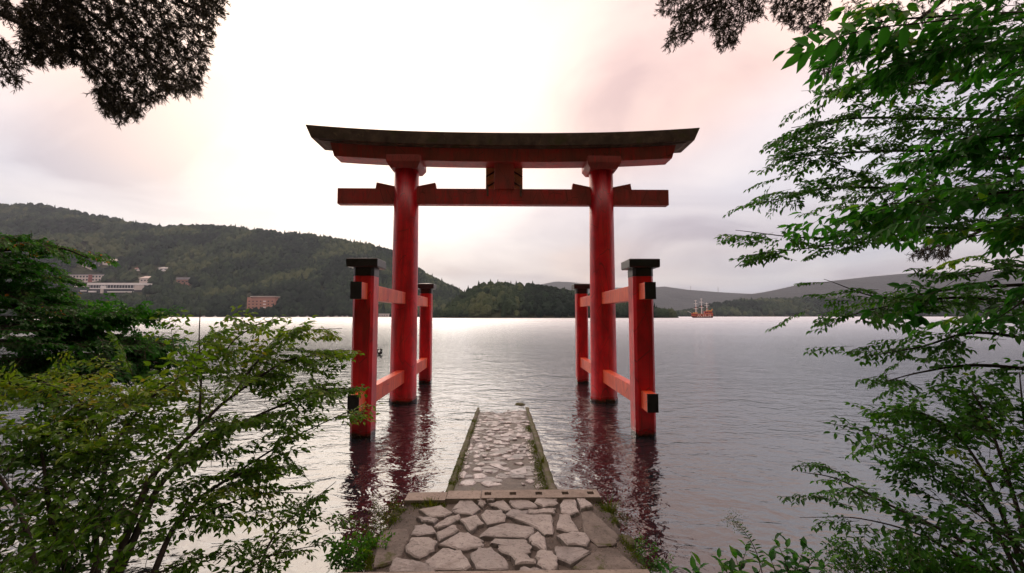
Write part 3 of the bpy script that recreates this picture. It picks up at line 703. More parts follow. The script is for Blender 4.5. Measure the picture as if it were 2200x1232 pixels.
class Leafage:
    def __init__(s, seed, **kw):
        s.rng = np.random.default_rng(seed); s.T = [spray_template(s.rng, **kw) for _ in range(10)]
        s.P, s.D, s.N, s.L, s.tint, s.tw = [], [], [], [], [], []
    def sprays(s, O, X, scale, tint, roll=.5):
        O, X = np.atleast_2d(O), unit(np.atleast_2d(X)); n = len(O)
        up = unit(np.array([0, 0, 1.0]) + s.rng.normal(0, roll * .6, (n, 3))); Yv = unit(np.cross(up, X)); Zv = np.cross(X, Yv)
        scale = np.broadcast_to(scale, n); tint = np.broadcast_to(tint, n)
        for k in range(len(s.T)):
            q = np.arange(k, n, len(s.T))
            if not len(q): continue
            P, D, Nn, L, lines = s.T[k]; R = np.stack([X[q], Yv[q], Zv[q]], 1)      # rows = axes
            s.P.append((np.einsum('lk,nkj->nlj', P, R) * scale[q][:, None, None] + O[q][:, None]).reshape(-1, 3))
            s.D.append(np.einsum('lk,nkj->nlj', D, R).reshape(-1, 3)); s.N.append(np.einsum('lk,nkj->nlj', Nn, R).reshape(-1, 3))
            s.L.append((L[None] * (.35 + .65 * scale[q][:, None])).ravel()); s.tint.append((tint[q][:, None] + s.rng.normal(0, .13, (len(q), len(P)))).ravel())
            for ln in lines:
                s.tw.append(np.einsum('lk,nkj->nlj', ln, R) * scale[q][:, None, None] + O[q][:, None])
    def build(s, mat, parent, shape=None, name='crown', twig_r=.0026, droop=.3):
        P, D, Nn, L, tint = map(np.concatenate, (s.P, s.D, s.N, s.L, s.tint)); D = D + np.array([0, 0, -droop])
        sh = shape or leaf_shape(); V, lo, co = place_leaves(P, D, Nn, L, sh, s.rng)
        o = link(name, npmesh(name, V, lo, co, mat, False, {'tint': np.clip(np.repeat(tint, len(sh[0])), 0, 1)}), parent); tag(o, kind='stuff')
        VV, FF, off = [], [], 0                     # three-sided twigs
        for A in s.tw:
            n, m = A.shape[:2]; a = np.arange(3) * 2.094
            rad = np.linspace(1, .45, m) * twig_r
            ring = np.stack([np.zeros(3), np.cos(a), np.sin(a)], -1)
            T = unit(np.gradient(A, axis=1)); U = unit(np.cross(T, np.array([.3, .2, 1.0]))); Wv = np.cross(T, U)
            Q = A[:, :, None] + rad[None, :, None, None] * (np.cos(a)[None, None, :, None] * U[:, :, None] + np.sin(a)[None, None, :, None] * Wv[:, :, None])
            VV.append(Q.reshape(-1, 3)); idx = np.arange(n * m * 3).reshape(n, m, 3) + off; off += n * m * 3
            i0, i1 = idx[:, :-1], idx[:, 1:]
            FF.append(np.stack([i0, np.roll(i0, -1, 2), np.roll(i1, -1, 2), i1], -1).reshape(-1, 4))
        FF = np.concatenate(FF); o2 = link('twigs', npmesh('twigs', np.concatenate(VV), FF, np.full(len(FF), 4), M['twig'], False), parent); tag(o2, kind='stuff')
        return o
def limb(root, pts, r0, r1, n=7, name='branch', mat=None):
    rr = np.linspace(r0, r1, len(pts)); return MB().tube(pts, rr, n).build(name, mat or M['bark'], root, True)
DENS = [1.0]
def guide(lf, root, pix, r0, r1, n, width, scale=1.0, tint=.5, start=.15, spread=.5, taper=True, fwd=.8, depthjit=.35, build=True, taperpow=.6):
    """a limb through photo pixels at given distances, clothed in sprays up to width (pixels) off its line"""
    n = int(n * DENS[0]); p = np.array([at(a, b, y) for a, b, y in pix]); c = catmull(p, 7)
    if build: limb(root, c, r0, r1)
    rng = lf.rng; u = start + (1 - start) * rng.random(n) ** .9; k = u * (len(c) - 1); i = np.minimum(k.astype(int), len(c) - 2); f = (k - i)[:, None]
    O = c[i] * (1 - f) + c[i + 1] * f; T = unit(c[i + 1] - c[i])
    wm = width * O[:, 1] / F * ((1 - .75 * u ** 3) if taper else 1)
    off = rng.normal(0, 1, (n, 3)); off[:, 2] *= .8; off -= T * (off * T).sum(1)[:, None]
    off = unit(off) * (rng.random(n)[:, None] ** taperpow) * wm[:, None]; off[:, 1] = off[:, 1] * .6 + rng.normal(0, depthjit, n)
    O2 = O + off
    X = T * fwd + unit(off) * spread + rng.normal(0, .35, (n, 3)) * np.array([1, 1, .45])
    lf.sprays(O2 - unit(X) * .33 * scale, X, scale * rng.uniform(.7, 1.2, n), np.clip(tint + rng.normal(0, .14, n), 0, 1))
    return c

# --- yellow-green shrub on the left bank
def left_shrub():
    root = empty('bank_shrub', at(300, 1290, 3.4)); tag(root, 'yellow green leafy shrub with dark slanting stems beside the landing', 'shrub')
    lf = Leafage(31, length=.40, nside=5, leaf=.066, gap=.034)
    g = lambda *a, **k: guide(lf, root, *a, **k)
    A = [(233, 1250, 3.3), (308, 1062, 3.6), (348, 998, 3.8), (427, 918, 4.1), (497, 853, 4.4), (621, 774, 4.7), (715, 765, 4.9)]
    g(A, .030, .006, 95, 42, tint=.55, start=.4)
    g([(248, 1250, 3.3), (338, 1052, 3.7), (397, 990, 4.0), (470, 940, 4.2), (560, 890, 4.5), (690, 840, 4.8), (755, 835, 4.9)], .028, .005, 100, 40, tint=.45, start=.4)
    g([(323, 1250, 3.4), (378, 1127, 3.7), (447, 1057, 4.0), (537, 1012, 4.3), (621, 1022, 4.6)], .024, .005, 42, 38, tint=.4, start=.35)
    g([(447, 1057, 4.0), (540, 995, 4.4), (640, 935, 4.8), (748, 885, 5.0)], .014, .004, 60, 45, tint=.5, start=.15)
    g([(209, 1250, 3.2), (206, 1117, 3.5), (228, 978, 3.8), (200, 900, 4.0), (160, 850, 4.1)], .024, .006, 75, 85, tint=.55, start=.45)
    g([(427, 918, 4.1), (432, 810, 4.4), (428, 735, 4.6), (430, 665, 4.7)], .012, .004, 34, 38, tint=.6, start=.2)
    g([(497, 853, 4.4), (560, 770, 4.7), (640, 715, 4.9), (735, 706, 5.1)], .012, .003, 60, 30, tint=.6, start=.15)
    g([(470, 790, 4.5), (500, 735, 4.6), (560, 695, 4.8), (600, 690, 4.9)], .008, .003, 36, 26, tint=.62, start=.05)
    g([(228, 978, 3.8), (300, 880, 4.1), (370, 820, 4.3), (420, 800, 4.4)], .014, .004, 85, 60, tint=.66, start=.15)
    g([(200, 900, 4.0), (120, 840, 4.1), (40, 820, 4.1), (-30, 830, 4.0)], .012, .004, 75, 55, tint=.7, start=.0)
    g([(150, 1250, 3.1), (110, 1120, 3.3), (90, 980, 3.6), (60, 900, 3.8)], .020, .005, 110, 110, tint=.34, start=.25)
    g([(80, 1260, 3.0), (60, 1150, 3.1), (20, 1060, 3.2), (-40, 960, 3.3)], .020, .006, 95, 110, tint=.22, start=.1)
    g([(190, 1250, 3.1), (220, 1170, 3.2), (260, 1090, 3.4), (330, 1020, 3.6)], .014, .005, 60, 85, tint=.26, start=.1)
    g([(546, 1250, 3.8), (586, 1157, 4.1), (646, 1097, 4.4), (722, 1035, 4.7)], .012, .003, 36, 36, tint=.35, start=.15)
    g([(500, 1255, 3.7), (570, 1200, 3.9), (640, 1180, 4.1), (700, 1170, 4.3)], .008, .003, 24, 36, tint=.3, start=.1)
    g([(378, 1127, 3.7), (470, 1090, 4.0), (560, 1060, 4.2), (660, 1060, 4.5)], .010, .003, 26, 32, tint=.42, start=.2)
    g([(300, 1250, 3.3), (380, 1215, 3.5), (470, 1190, 3.7)], .010, .004, 18, 30, tint=.25, start=.1)
    lf.build(M['leaf_yellow'], root, twig_r=.0028)
DENS[0] = .33
left_shrub()
# --- dark green tree reaching in from the left
def left_tree():
    root = empty('shore_tree', (-13.5, 7.2, .2)); tag(root, 'deep green tree with level layered branches and a few orange leaves on the left shore', 'tree')
    limb(root, [(-13.5, 7.2, -.3), (-13.3, 7.3, 1.5), (-13.4, 7.2, 3.2), (-13.1, 7.3, 5.2)], .22, .07, 10, 'trunk')
    lf = Leafage(32, length=.55, nside=6, leaf=.085, gap=.036, flat=.2)
    g = lambda *a, **k: guide(lf, root, *a, **k)
    b = lambda z: (-620, z, 7.25)
    g([(-640, 560, 7.25), (-200, 545, 7.2), (0, 538, 7), (58, 528, 7), (130, 533, 7), (190, 555, 7)], .05, .008, 60, 16, tint=.62, start=.45, spread=.4, scale=.55)
    g([(-640, 575, 7.25), (-200, 560, 7.2), (-20, 565, 6.8), (30, 580, 6.8), (75, 588, 6.8)], .05, .01, 120, 40, tint=.5, start=.35, scale=.7)
    g([(-640, 600, 7.25), (-200, 590, 7.2), (-20, 625, 6.8), (40, 632, 6.8), (105, 645, 6.8)], .05, .01, 150, 36, tint=.5, start=.35, scale=.75)
    g([(-640, 640, 7.25), (-200, 660, 7.2), (50, 660, 6.8), (160, 672, 6.8), (240, 680, 6.9), (300, 672, 7)], .05, .008, 190, 20, tint=.45, start=.35, scale=.7)
    g([(-640, 650, 7.25), (-200, 690, 7.2), (50, 700, 6.6), (150, 700, 6.6), (230, 690, 6.7)], .05, .01, 130, 26, tint=.32, start=.35)
    g([(-640, 660, 7.25), (-200, 720, 7.2), (50, 735, 6.6), (180, 735, 6.6), (270, 732, 6.7), (360, 740, 6.8)], .05, .008, 180, 22, tint=.4, start=.35, scale=.75)
    g([(-640, 670, 7.25), (-200, 760, 7.2), (50, 775, 6.4), (160, 770, 6.4), (270, 765, 6.5), (340, 780, 6.6)], .05, .008, 170, 28, tint=.25, start=.35)
    g([(-640, 680, 7.25), (-200, 800, 7.0), (50, 820, 6.2), (150, 815, 6.2), (260, 800, 6.3)], .05, .01, 140, 34, tint=.2, start=.35)
    g([(-640, 560, 7.25), (-200, 520, 7.2), (-30, 515, 7), (20, 510, 7), (50, 512, 7)], .05, .008, 40, 18, tint=.6, start=.5, scale=.6)
    lf.build(M['leaf_dark'], root, twig_r=.004)
DENS[0] = .62
left_tree()
# --- broad-leaved tree on the right
def right_tree():
    root = empty('overhanging_tree', (7.6, 4.4, .6)); tag(root, 'green broadleaf tree leaning out over the water from the right bank', 'tree')
    tr = limb(root, [(7.6, 4.4, .2), (7.5, 4.4, 2), (7.1, 4.5, 4), (6.9, 4.4, 6.4), (7.0, 4.2, 8)], .20, .06, 10, 'trunk')
    lf = Leafage(33, length=.42, nside=5, leaf=.072, gap=.034)
    g = lambda *a, **k: guide(lf, root, *a, **k)
    g([(2560, 120, 4.4), (2300, 150, 4.6), (2020, 175, 4.8), (1870, 190, 4.9), (1750, 212, 5)], .035, .004, 120, 46, tint=.35, start=.25)
    g([(2560, 240, 4.4), (2300, 260, 4.7), (2000, 255, 5), (1830, 255, 5.1), (1700, 275, 5.2)], .035, .004, 150, 52, tint=.4, start=.25)
    g([(2560, 330, 4.4), (2300, 350, 4.7), (2000, 325, 5.1), (1800, 330, 5.3), (1655, 345, 5.4)], .035, .004, 170, 56, tint=.4, start=.25)
    g([(2560, 430, 4.4), (2300, 440, 4.7), (2000, 410, 5.1), (1780, 405, 5.3), (1625, 440, 5.4)], .035, .004, 180, 54, tint=.4, start=.25)
    g([(2560, 520, 4.4), (2300, 505, 4.7), (1950, 488, 5.1), (1760, 512, 5.2), (1580, 495, 5.3)], .032, .003, 90, 26, tint=.45, start=.35)
    g([(2300, 505, 4.7), (1990, 490, 5.1), (1800, 525, 5.2), (1612, 548, 5.3)], .02, .003, 70, 20, tint=.4, start=.3)
    g([(2560, 620, 4.4), (2300, 610, 4.6), (2060, 620, 4.9), (1900, 640, 5), (1770, 600, 5)], .03, .003, 60, 28, tint=.42, start=.3, scale=.9)
    g([(2560, 660, 4.4), (2300, 660, 4.6), (2060, 640, 4.9), (1900, 660, 5), (1785, 690, 5)], .03, .003, 110, 42, tint=.4, start=.25)
    g([(2560, 740, 4.3), (2300, 740, 4.5), (2100, 715, 4.8), (1980, 745, 4.9), (1870, 765, 5)], .03, .003, 70, 34, tint=.35, start=.25)
    g([(2560, 800, 4.3), (2300, 800, 4.4), (2100, 785, 4.7), (1980, 800, 4.8), (1885, 825, 4.9)], .03, .003, 46, 28, tint=.38, start=.25, scale=.9)
    g([(2560, 60, 4.4), (2350, 80, 4.3), (2150, 90, 4.2), (2000, 110, 4.2)], .03, .005, 110, 70, tint=.3, start=.1)
    g([(2560, 300, 4.4), (2350, 250, 4.3), (2200, 230, 4.2), (2080, 250, 4.2)], .03, .005, 90, 70, tint=.32, start=.1)
    g([(2560, 430, 4.4), (2350, 420, 4.3), (2200, 420, 4.2), (2080, 440, 4.2)], .03, .005, 90, 66, tint=.32, start=.1)
    g([(2560, 560, 4.4), (2350, 560, 4.3), (2200, 570, 4.2), (2080, 590, 4.2)], .03, .005, 60, 40, tint=.32, start=.1)
    lf.build(M['leaf_green'], root)
    # nearer, larger leaves
    DENS[0] = .75; l2 = Leafage(34, length=.40, nside=4, leaf=.098, gap=.05)
    h = lambda *a, **k: guide(l2, root, *a, **k)
    h([(2700, 0, 3.3), (2400, 20, 3.0), (2150, 30, 2.9), (1960, 40, 2.9), (1800, 60, 3)], .02, .003, 40, 60, tint=.45, start=.2)
    h([(2700, 100, 3.3), (2400, 130, 3.0), (2150, 110, 2.9), (1990, 110, 2.9), (1890, 140, 3)], .02, .003, 44, 56, tint=.5, start=.2)
    h([(2700, 260, 3.3), (2400, 280, 3.0), (2200, 290, 2.9), (2050, 300, 2.9)], .02, .003, 40, 70, tint=.4, start=.2)
    h([(2700, 400, 3.3), (2400, 400, 3.0), (2200, 410, 2.9), (2000, 430, 2.9), (1900, 440, 3)], .02, .003, 44, 46, tint=.5, start=.2)
    h([(2700, 480, 3.3), (2400, 480, 3.0), (2200, 490, 2.8), (2080, 510, 2.8)], .02, .003, 34, 46, tint=.75, start=.2)
    h([(2700, 600, 3.3), (2400, 580, 3.0), (2250, 620, 2.9), (2150, 680, 2.9)], .02, .003, 20, 46, tint=.5, start=.2)
    l2.build(M['leaf_bright'], root, name='crown')
    # the spray of separate large leaves against the sky
    rng = np.random.default_rng(5)
    st = [np.array(at(x, y, 2.55)) for x, y in ((2060, 40), (1960, 52), (1870, 62), (1800, 82), (1750, 108), (1722, 118))]
    limb(root, catmull(st, 4), .005, .0015, 6, 'twig', M['twig'])
    LV = [(1865, 62, 1845, 110, 20), (1842, 68, 1800, 48, 26), (1800, 82, 1755, 62, 28), (1800, 82, 1770, 138, 22), (1767, 92, 1732, 74, 24), (1767, 94, 1738, 145, 16), (1742, 98, 1702, 82, 24), (1735, 108, 1712, 158, 18), (1730, 106, 1688, 114, 18), (1727, 112, 1678, 150, 18), (1905, 55, 1890, 105, 24), (1885, 60, 1860, 30, 26), (1920, 50, 1905, 15, 26), (1945, 55, 1935, 110, 26)]
    for x0, y0, x1, y1, w in LV:
        a, b = at(x0, y0, 2.55), at(x1, y1, 2.55 + rng.normal(0, .02)); d = b - a; Lg = np.linalg.norm(d); d = d / Lg
        nn = unit(np.array([.2, -1.0, .35]) + rng.normal(0, .25, 3)); sh = leaf_shape(w / (Lg * F / 2.55) * 1.15, .06, .04)
        V, lo, co = place_leaves(np.array([a]), np.array([d]), np.array([nn]), np.array([Lg]), sh, rng)
        link('leaf', npmesh('leaf', V, lo, co, M['leaf_bright'], True, {'tint': np.full(len(V), .35 + .25 * rng.random())}), root)
DENS[0] = .42
right_tree()
# --- shrub at lower right
def right_shrub():
    root = empty('bank_shrub', at(2230, 1300, 3.3)); tag(root, 'loose green shrub with fanning stems at the foot of the overhanging tree', 'shrub')
    lf = Leafage(35, length=.40, nside=5, leaf=.064, gap=.034)
    g = lambda *a, **k: guide(lf, root, *a, **k)
    g([(2210, 1280, 3.3), (2070, 1165, 3.6), (1910, 1085, 4), (1800, 1030, 4.3), (1725, 1015, 4.4)], .018, .003, 46, 28, tint=.35, start=.3)
    g([(2210, 1280, 3.3), (2090, 1060, 3.8), (1950, 965, 4.2), (1850, 925, 4.4), (1755, 905, 4.5)], .018, .002, 40, 24, tint=.4, start=.4)
    g([(2220, 1280, 3.3), (2110, 1010, 3.8), (2010, 900, 4.2), (1890, 875, 4.4)], .018, .003, 100, 58, tint=.5, start=.4)
    g([(2240, 1280, 3.3), (2160, 1010, 3.8), (2110, 880, 4.1), (2080, 830, 4.2)], .018, .004, 110, 75, tint=.45, start=.3)
    g([(2160, 1270, 3.3), (2000, 1160, 3.7), (1850, 1115, 4), (1718, 1112, 4.2)], .012, .002, 30, 20, tint=.3, start=.35)
    g([(2290, 1280, 3.2), (2220, 1050, 3.6), (2200, 900, 3.9), (2190, 800, 4)], .018, .004, 110, 85, tint=.3, start=.2)
    g([(2240, 1280, 3.2), (2190, 1180, 3.3), (2120, 1120, 3.4), (2040, 1060, 3.6)], .012, .004, 60, 70, tint=.25, start=.2)
    g([(2100, 1080, 3.7), (2000, 1010, 4.0), (1900, 990, 4.2)], .010, .003, 50, 42, tint=.42, start=.1)
    lf.build(M['leaf_green'], root)
DENS[0] = .22
right_shrub()
# --- conifers hanging in from above
def needles(root, blobs, seed, Y, dirv, per, size=.115):
    rng = np.random.default_rng(seed); P, D, Nn, L, T = [], [], [], [], []
    for poly, n in blobs:                          # tufts through each bough's volume
        q = np.array(poly, float); lo, hi = q.min(0), q.max(0); c = 0
        while c < n:
            x, y = rng.uniform(lo, hi); inside = False; j = len(q) - 1
            for i in range(len(q)):
                if (q[i, 1] > y) != (q[j, 1] > y) and x < (q[j, 0] - q[i, 0]) * (y - q[i, 1]) / (q[j, 1] - q[i, 1]) + q[i, 0]: inside = not inside
                j = i
            if not inside: continue
            c += 1; o = at(x, y, Y + rng.normal(0, .45)); d0 = unit(np.array(dirv) + rng.normal(0, .38, 3)); ln = size * rng.uniform(.7, 1.6)
            for k in range(per):
                u = rng.random(); P.append(o + d0 * ln * (u - .3)); D.append(unit(d0 * .9 + rng.normal(0, .42, 3))); Nn.append(rng.normal(0, 1, 3)); L.append(size * rng.uniform(.35, .75)); T.append(rng.random())
    sh = (np.array([(0, -.045, 0), (0, .045, 0), (.6, .05, .01), (1, 0, 0), (.6, -.05, .01)]), [(0, 4, 3, 2, 1)])
    V, l, co = place_leaves(np.array(P), np.array(D), unit(np.array(Nn)), np.array(L), sh, rng)
    o = link('crown', npmesh('crown', V, l, co, M['needle'], False, {'tint': np.repeat(np.array(T), 5)}), root); tag(o, kind='stuff')
def conifers():
    r = empty('conifer_tree', (-9.6, 6.2, .4)); tag(r, 'dark conifer with drooping needle boughs hanging over the lake from the left', 'tree')
    limb(r, [(-9.6, 6.2, -.2), (-9.5, 6.2, 5), (-9.3, 6.2, 10), (-9.2, 6.2, 14)], .32, .12, 12, 'trunk')
    for pix in ([(-330, -260, 6.2), (-100, -120, 6.2), (120, -20, 6.1), (300, 110, 6), (400, 170, 6)], [(-330, -260, 6.2), (0, -150, 6.2), (250, -60, 6.1), (400, 10, 6), (465, 45, 6)], [(-330, -160, 6.2), (-100, -20, 6.2), (80, 70, 6.1), (230, 170, 6), (270, 240, 6)], [(-330, -60, 6.2), (-150, 20, 6.2), (-40, 90, 6.1), (40, 175, 6)], [(-330, -260, 6.2), (-100, -160, 6.2), (60, -60, 6.1), (160, 60, 6), (330, 200, 6)]):
        limb(r, catmull([at(*p) for p in pix], 6), .06, .008, 7)
    needles(r, [([(60, -120), (140, 10), (150, 110), (190, 165), (215, 215), (250, 250), (300, 245), (330, 215), (370, 200), (425, 195), (430, 165), (445, 130), (440, 100), (465, 75), (455, 50), (478, 25), (480, -120)], 3400), ([(50, 0), (40, 120), (80, 135), (160, 130), (170, 40), (150, -40)], 800), ([(-40, -20), (20, 0), (60, 20), (60, 60), (20, 40), (-40, 10)], 110), ([(-40, 60), (10, 80), (40, 120), (60, 180), (20, 185), (-40, 150)], 150), ([(205, 180), (215, 235), (262, 262), (300, 240), (250, 200)], 120)], 41, 6.1, (.35, -.1, -.6), 26)
    r = empty('conifer_tree', (9.8, 7.0, .4)); tag(r, 'dark conifer whose needle tips hang down behind the broadleaf tree on the right', 'tree')
    limb(r, [(9.8, 7.0, -.2), (9.7, 7.0, 5), (9.4, 7.0, 10), (9.3, 7.0, 15)], .32, .12, 12, 'trunk')
    for pix in ([(2330, -420, 7), (2050, -240, 7), (1800, -110, 6.9), (1600, -20, 6.8), (1450, 40, 6.8)], [(2330, -420, 7), (2050, -200, 7), (1850, -80, 6.9), (1700, 10, 6.8)], [(2330, -260, 7), (2100, -60, 7), (1950, 60, 6.9), (1840, 130, 6.8)], [(2330, 250, 7), (2200, 430, 7), (2100, 500, 6.9), (1980, 540, 6.8)]):
        limb(r, catmull([at(*p) for p in pix], 6), .06, .008, 7)
    needles(r, [([(1415, -60), (1418, 30), (1450, 25), (1430, 100), (1480, 85), (1500, 60), (1530, 60), (1548, 105), (1585, 88), (1600, 50), (1640, 30), (1650, -60)], 1150), ([(1650, -60), (1660, 30), (1700, 60), (1740, 70), (1780, 40), (1790, -60)], 520), ([(1770, 100), (1750, 155), (1790, 160), (1850, 140), (1900, 90), (1850, 70)], 160), ([(1970, 525), (1960, 550), (2000, 560), (2050, 545), (2040, 515)], 80), ([(1790, -60), (1820, 40), (2000, 60), (2200, 60), (2200, -60)], 260)], 42, 6.9, (-.35, -.1, -.6), 24)
conifers()
# ------------------------------------------------------------------ weeds and grass by the landing
def blade_tuft(px, py, z, n, h, label, seed, spread=.10, mat='grass', lean=.35):
    rng = np.random.default_rng(seed); c = onz(px, py, z); V, Fc, T = [], [], []
    for k in range(n):
        a = rng.uniform(0, 6.28); b = c + np.array([math.cos(a), math.sin(a), 0]) * spread * rng.random(); d = np.array([math.cos(a), math.sin(a), 0]) * lean * rng.random(); hh = h * rng.uniform(.5, 1.1)
        s = np.array([-math.sin(a), math.cos(a), 0]) * rng.uniform(.003, .006); i = len(V); t = rng.random()
        V += [b - s, b + s, b + d * hh * .4 + np.array([0, 0, hh * .6]) + s * .7, b + d * hh * .4 + np.array([0, 0, hh * .6]) - s * .7, b + d * hh * 1.2 + np.array([0, 0, hh])]
        Fc += [(i, i + 1, i + 2, i + 3), (i + 3, i + 2, i + 4)]; T += [t] * 5
    lo = np.concatenate([np.array(f) for f in Fc]); o = link('grass_tuft', npmesh('grass_tuft', np.array(V), lo, [len(f) for f in Fc], M[mat], False, {'tint': np.array(T)})); tag(o, label, 'grass')
blade_tuft(1308, 1108, .18, 90, .20, 'bright yellow green grass tuft hanging over the wet rock at the kerb end', 51, .09, lean=.7)
blade_tuft(1166, 1000, .20, 46, .16, 'small grass tuft on the right edge of the causeway', 52, .05)
blade_tuft(925, 1084, .33, 60, .07, 'low grass patch behind the left kerb block', 53, .10, lean=1.0)
blade_tuft(1008, 1198, .34, 14, .05, 'tiny weed sprout in a joint near the big middle flagstone', 54, .02) if False else None
def weed(px, py, z, n, scale, label, seed, mat='leaf_yellow', leaf=.035, hgt=.25, spread=.2):
    rng = np.random.default_rng(seed); c = onz(px, py, z); root = empty('weed_clump', c); tag(root, label, 'weed')
    lf = Leafage(seed, length=.22, nside=3, leaf=leaf, gap=.022)
    X = rng.normal(0, .55, (n, 3)) + np.array([0, 0, .8]); O = c + rng.normal(0, spread * .5, (n, 3)) * np.array([1, 1, .15])
    lf.sprays(O, X, scale * rng.uniform(.6, 1.2, n), np.clip(.55 + rng.normal(0, .15, n), 0, 1)); lf.build(M[mat], root, name='leaves', twig_r=.002, droop=.1)
weed(850, 1115, .16, 38, .85, 'yellow green weeds with tiny leaves at the left edge of the landing', 61, 'grass', .024)
weed(822, 1150, .16, 34, .85, 'mossy green weeds hanging off the left edge of the landing', 62, 'grass', .026)
weed(800, 1205, .18, 40, .9, 'dark green weeds at the lower left corner of the landing', 63, 'leaf_green', .035)
weed(755, 1225, .12, 30, 1.0, 'leafy green weeds growing beside the step', 64, 'leaf_green', .045)
weed(1318, 1128, .12, 26, .7, 'fine green weeds trailing below the bright grass tuft', 65, 'grass', .022)
weed(1385, 1215, .14, 30, .7, 'small dark leaved weeds beside the lower right corner of the landing', 66, 'leaf_green', .03)
# moss along the causeway's edges
def moss():
    rng = np.random.default_rng(71); P, D, Nn, L = [], [], [], []
    for k in range(9000):
        s = rng.random() < .5; y = 5.4 + 4.9 * rng.random() ** 1.1; w = fbm(np.array(y * 1.5), np.array(3.0 if s else 8.0), 4, 3)
        if w < .36 + .12 * rng.random(): continue
        x = (XA + .01 + abs(rng.normal(0, .065)) - .04) if s else (XB - .01 - abs(rng.normal(0, .065)) - .04)
        P.append((x, y, pz(x, y) + .02)); D.append(rng.normal(0, .5, 3) + np.array([0, 0, 1])); Nn.append(rng.normal(0, 1, 3)); L.append(rng.uniform(.008, .024))
    for k in range(900):
        q = onz(rng.uniform(885, 960), rng.normal(1083, 7), PZ); P.append(tuple(q)); D.append(rng.normal(0, .6, 3) + np.array([0, 0, 1])); Nn.append(rng.normal(0, 1, 3)); L.append(rng.uniform(.012, .03))
    EL = [((872, 1094), (845, 1122), (806, 1163), (795, 1200), (790, 1224)), ((1386, 1224), (1366, 1195), (1333, 1153), (1322, 1122), (1298, 1096), (1286, 1072))]
    for line in EL:                            # and along the landing's ragged sides
        ln = np.array(line, float)
        for k in range(1500):
            u = rng.random() * (len(ln) - 1); i = int(u); q = ln[i] + (ln[i + 1] - ln[i]) * (u - i)
            if fbm(np.array(u * 2.3), np.array(ln[0, 0]), 6, 3) < .42: continue
            s_ = 1 if ln[0, 0] < 1000 else -1
            p = onz(q[0] + s_ * abs(rng.normal(0, 9)) - s_ * 5, q[1] + rng.normal(0, 3), PZ); P.append(tuple(p)); D.append(rng.normal(0, .6, 3) + np.array([0, 0, 1])); Nn.append(rng.normal(0, 1, 3)); L.append(rng.uniform(.008, .024))
    sh = leaf_shape(.5, .1, .1); V, lo, co = place_leaves(np.array(P), unit(np.array(D)), unit(np.array(Nn)), np.array(L), sh, rng)
    o = link('moss', npmesh('moss', V, lo, co, M['grass'], False, {'tint': np.repeat(rng.random(len(P)) * .8, len(sh[0]))})); tag(o, 'yellow green moss along the edges of the causeway and landing', 'moss', kind='stuff')
moss()
# broad-leaved plants in the lower right corner: every large leaf its own piece
def broad_plant(px, py, z, stems, label, seed, leaf=.13, mat='leaf_bright'):
    rng = np.random.default_rng(seed); c = onz(px, py, z); root = empty('broadleaf_plant', c); tag(root, label, 'plant'); meshes = []
    for k in range(6):
        sh = leaf_shape(.44, .13, .16); V, lo, co = place_leaves(np.zeros((1, 3)), np.array([[1.0, 0, 0]]), np.array([[0, 0, 1.0]]), np.array([leaf]), sh, rng)
        meshes.append(npmesh('leaf', V, lo, co, M[mat], True, {'tint': np.full(len(V), .15 + .14 * k)}))
    for tx, ty, dy in stems:
        tip = at(tx, ty, c[1] + dy); mid = (c + tip) / 2 + rng.normal(0, .02, 3); line = catmull([c, mid, tip], 5); limb(root, line, .005, .002, 6, 'stem', M['twig'])
        nl = 9; a0 = rng.uniform(0, 6)
        for i in range(nl):
            u = .35 + .65 * i / (nl - 1); p = line[int(u * (len(line) - 1))]; a = a0 + i * 2.4; el = .15 + .75 * u ** 3
            d = Vector((math.cos(a) * math.cos(el), math.sin(a) * math.cos(el), math.sin(el)))
            o = link('leaf', meshes[rng.integers(6)], root); o.matrix_parent_inverse = Matrix()
            q = d.to_track_quat('X', 'Z'); o.matrix_parent_inverse = root.matrix_basis.inverted()
            o.location = Vector(p); o.rotation_euler = q.to_euler(); s = rng.uniform(.65, 1.1); o.scale = (s, s, s)
broad_plant(1600, 1275, .30, [(1580, 1195, .25), (1605, 1178, .3), (1545, 1200, .2), (1640, 1205, .35), (1570, 1225, .1)], 'broad leaved green plant growing up beside the tall thin weed', 81)
broad_plant(1700, 1275, .30, [(1665, 1160, .3), (1690, 1165, .3), (1730, 1172, .35), (1760, 1188, .3), (1650, 1190, .2), (1710, 1200, .2), (1780, 1210, .2)], 'dense broad leaved plant with pointed leaves at the water edge', 82)
broad_plant(1500, 1290, .25, [(1505, 1215, .15), (1490, 1225, .1)], 'small rosette of reddish tipped green leaves by the water', 83, .11)
broad_plant(1425, 1290, .25, [(1420, 1228, .1), (1440, 1230, .12)], 'bright lime green leaf cluster beside the landing corner', 84, .10)
weed(1830, 1245, .25, 46, 1.1, 'feathery grey green weeds between the broad plants and the shrub', 85, 'leaf_green', .03)
weed(1930, 1250, .25, 46, 1.2, 'soft green undergrowth below the fanning shrub stems', 86, 'leaf_green', .035)
weed(2060, 1260, .3, 60, 1.3, 'dark undergrowth at the foot of the shrub stems', 87, 'leaf_green', .04)
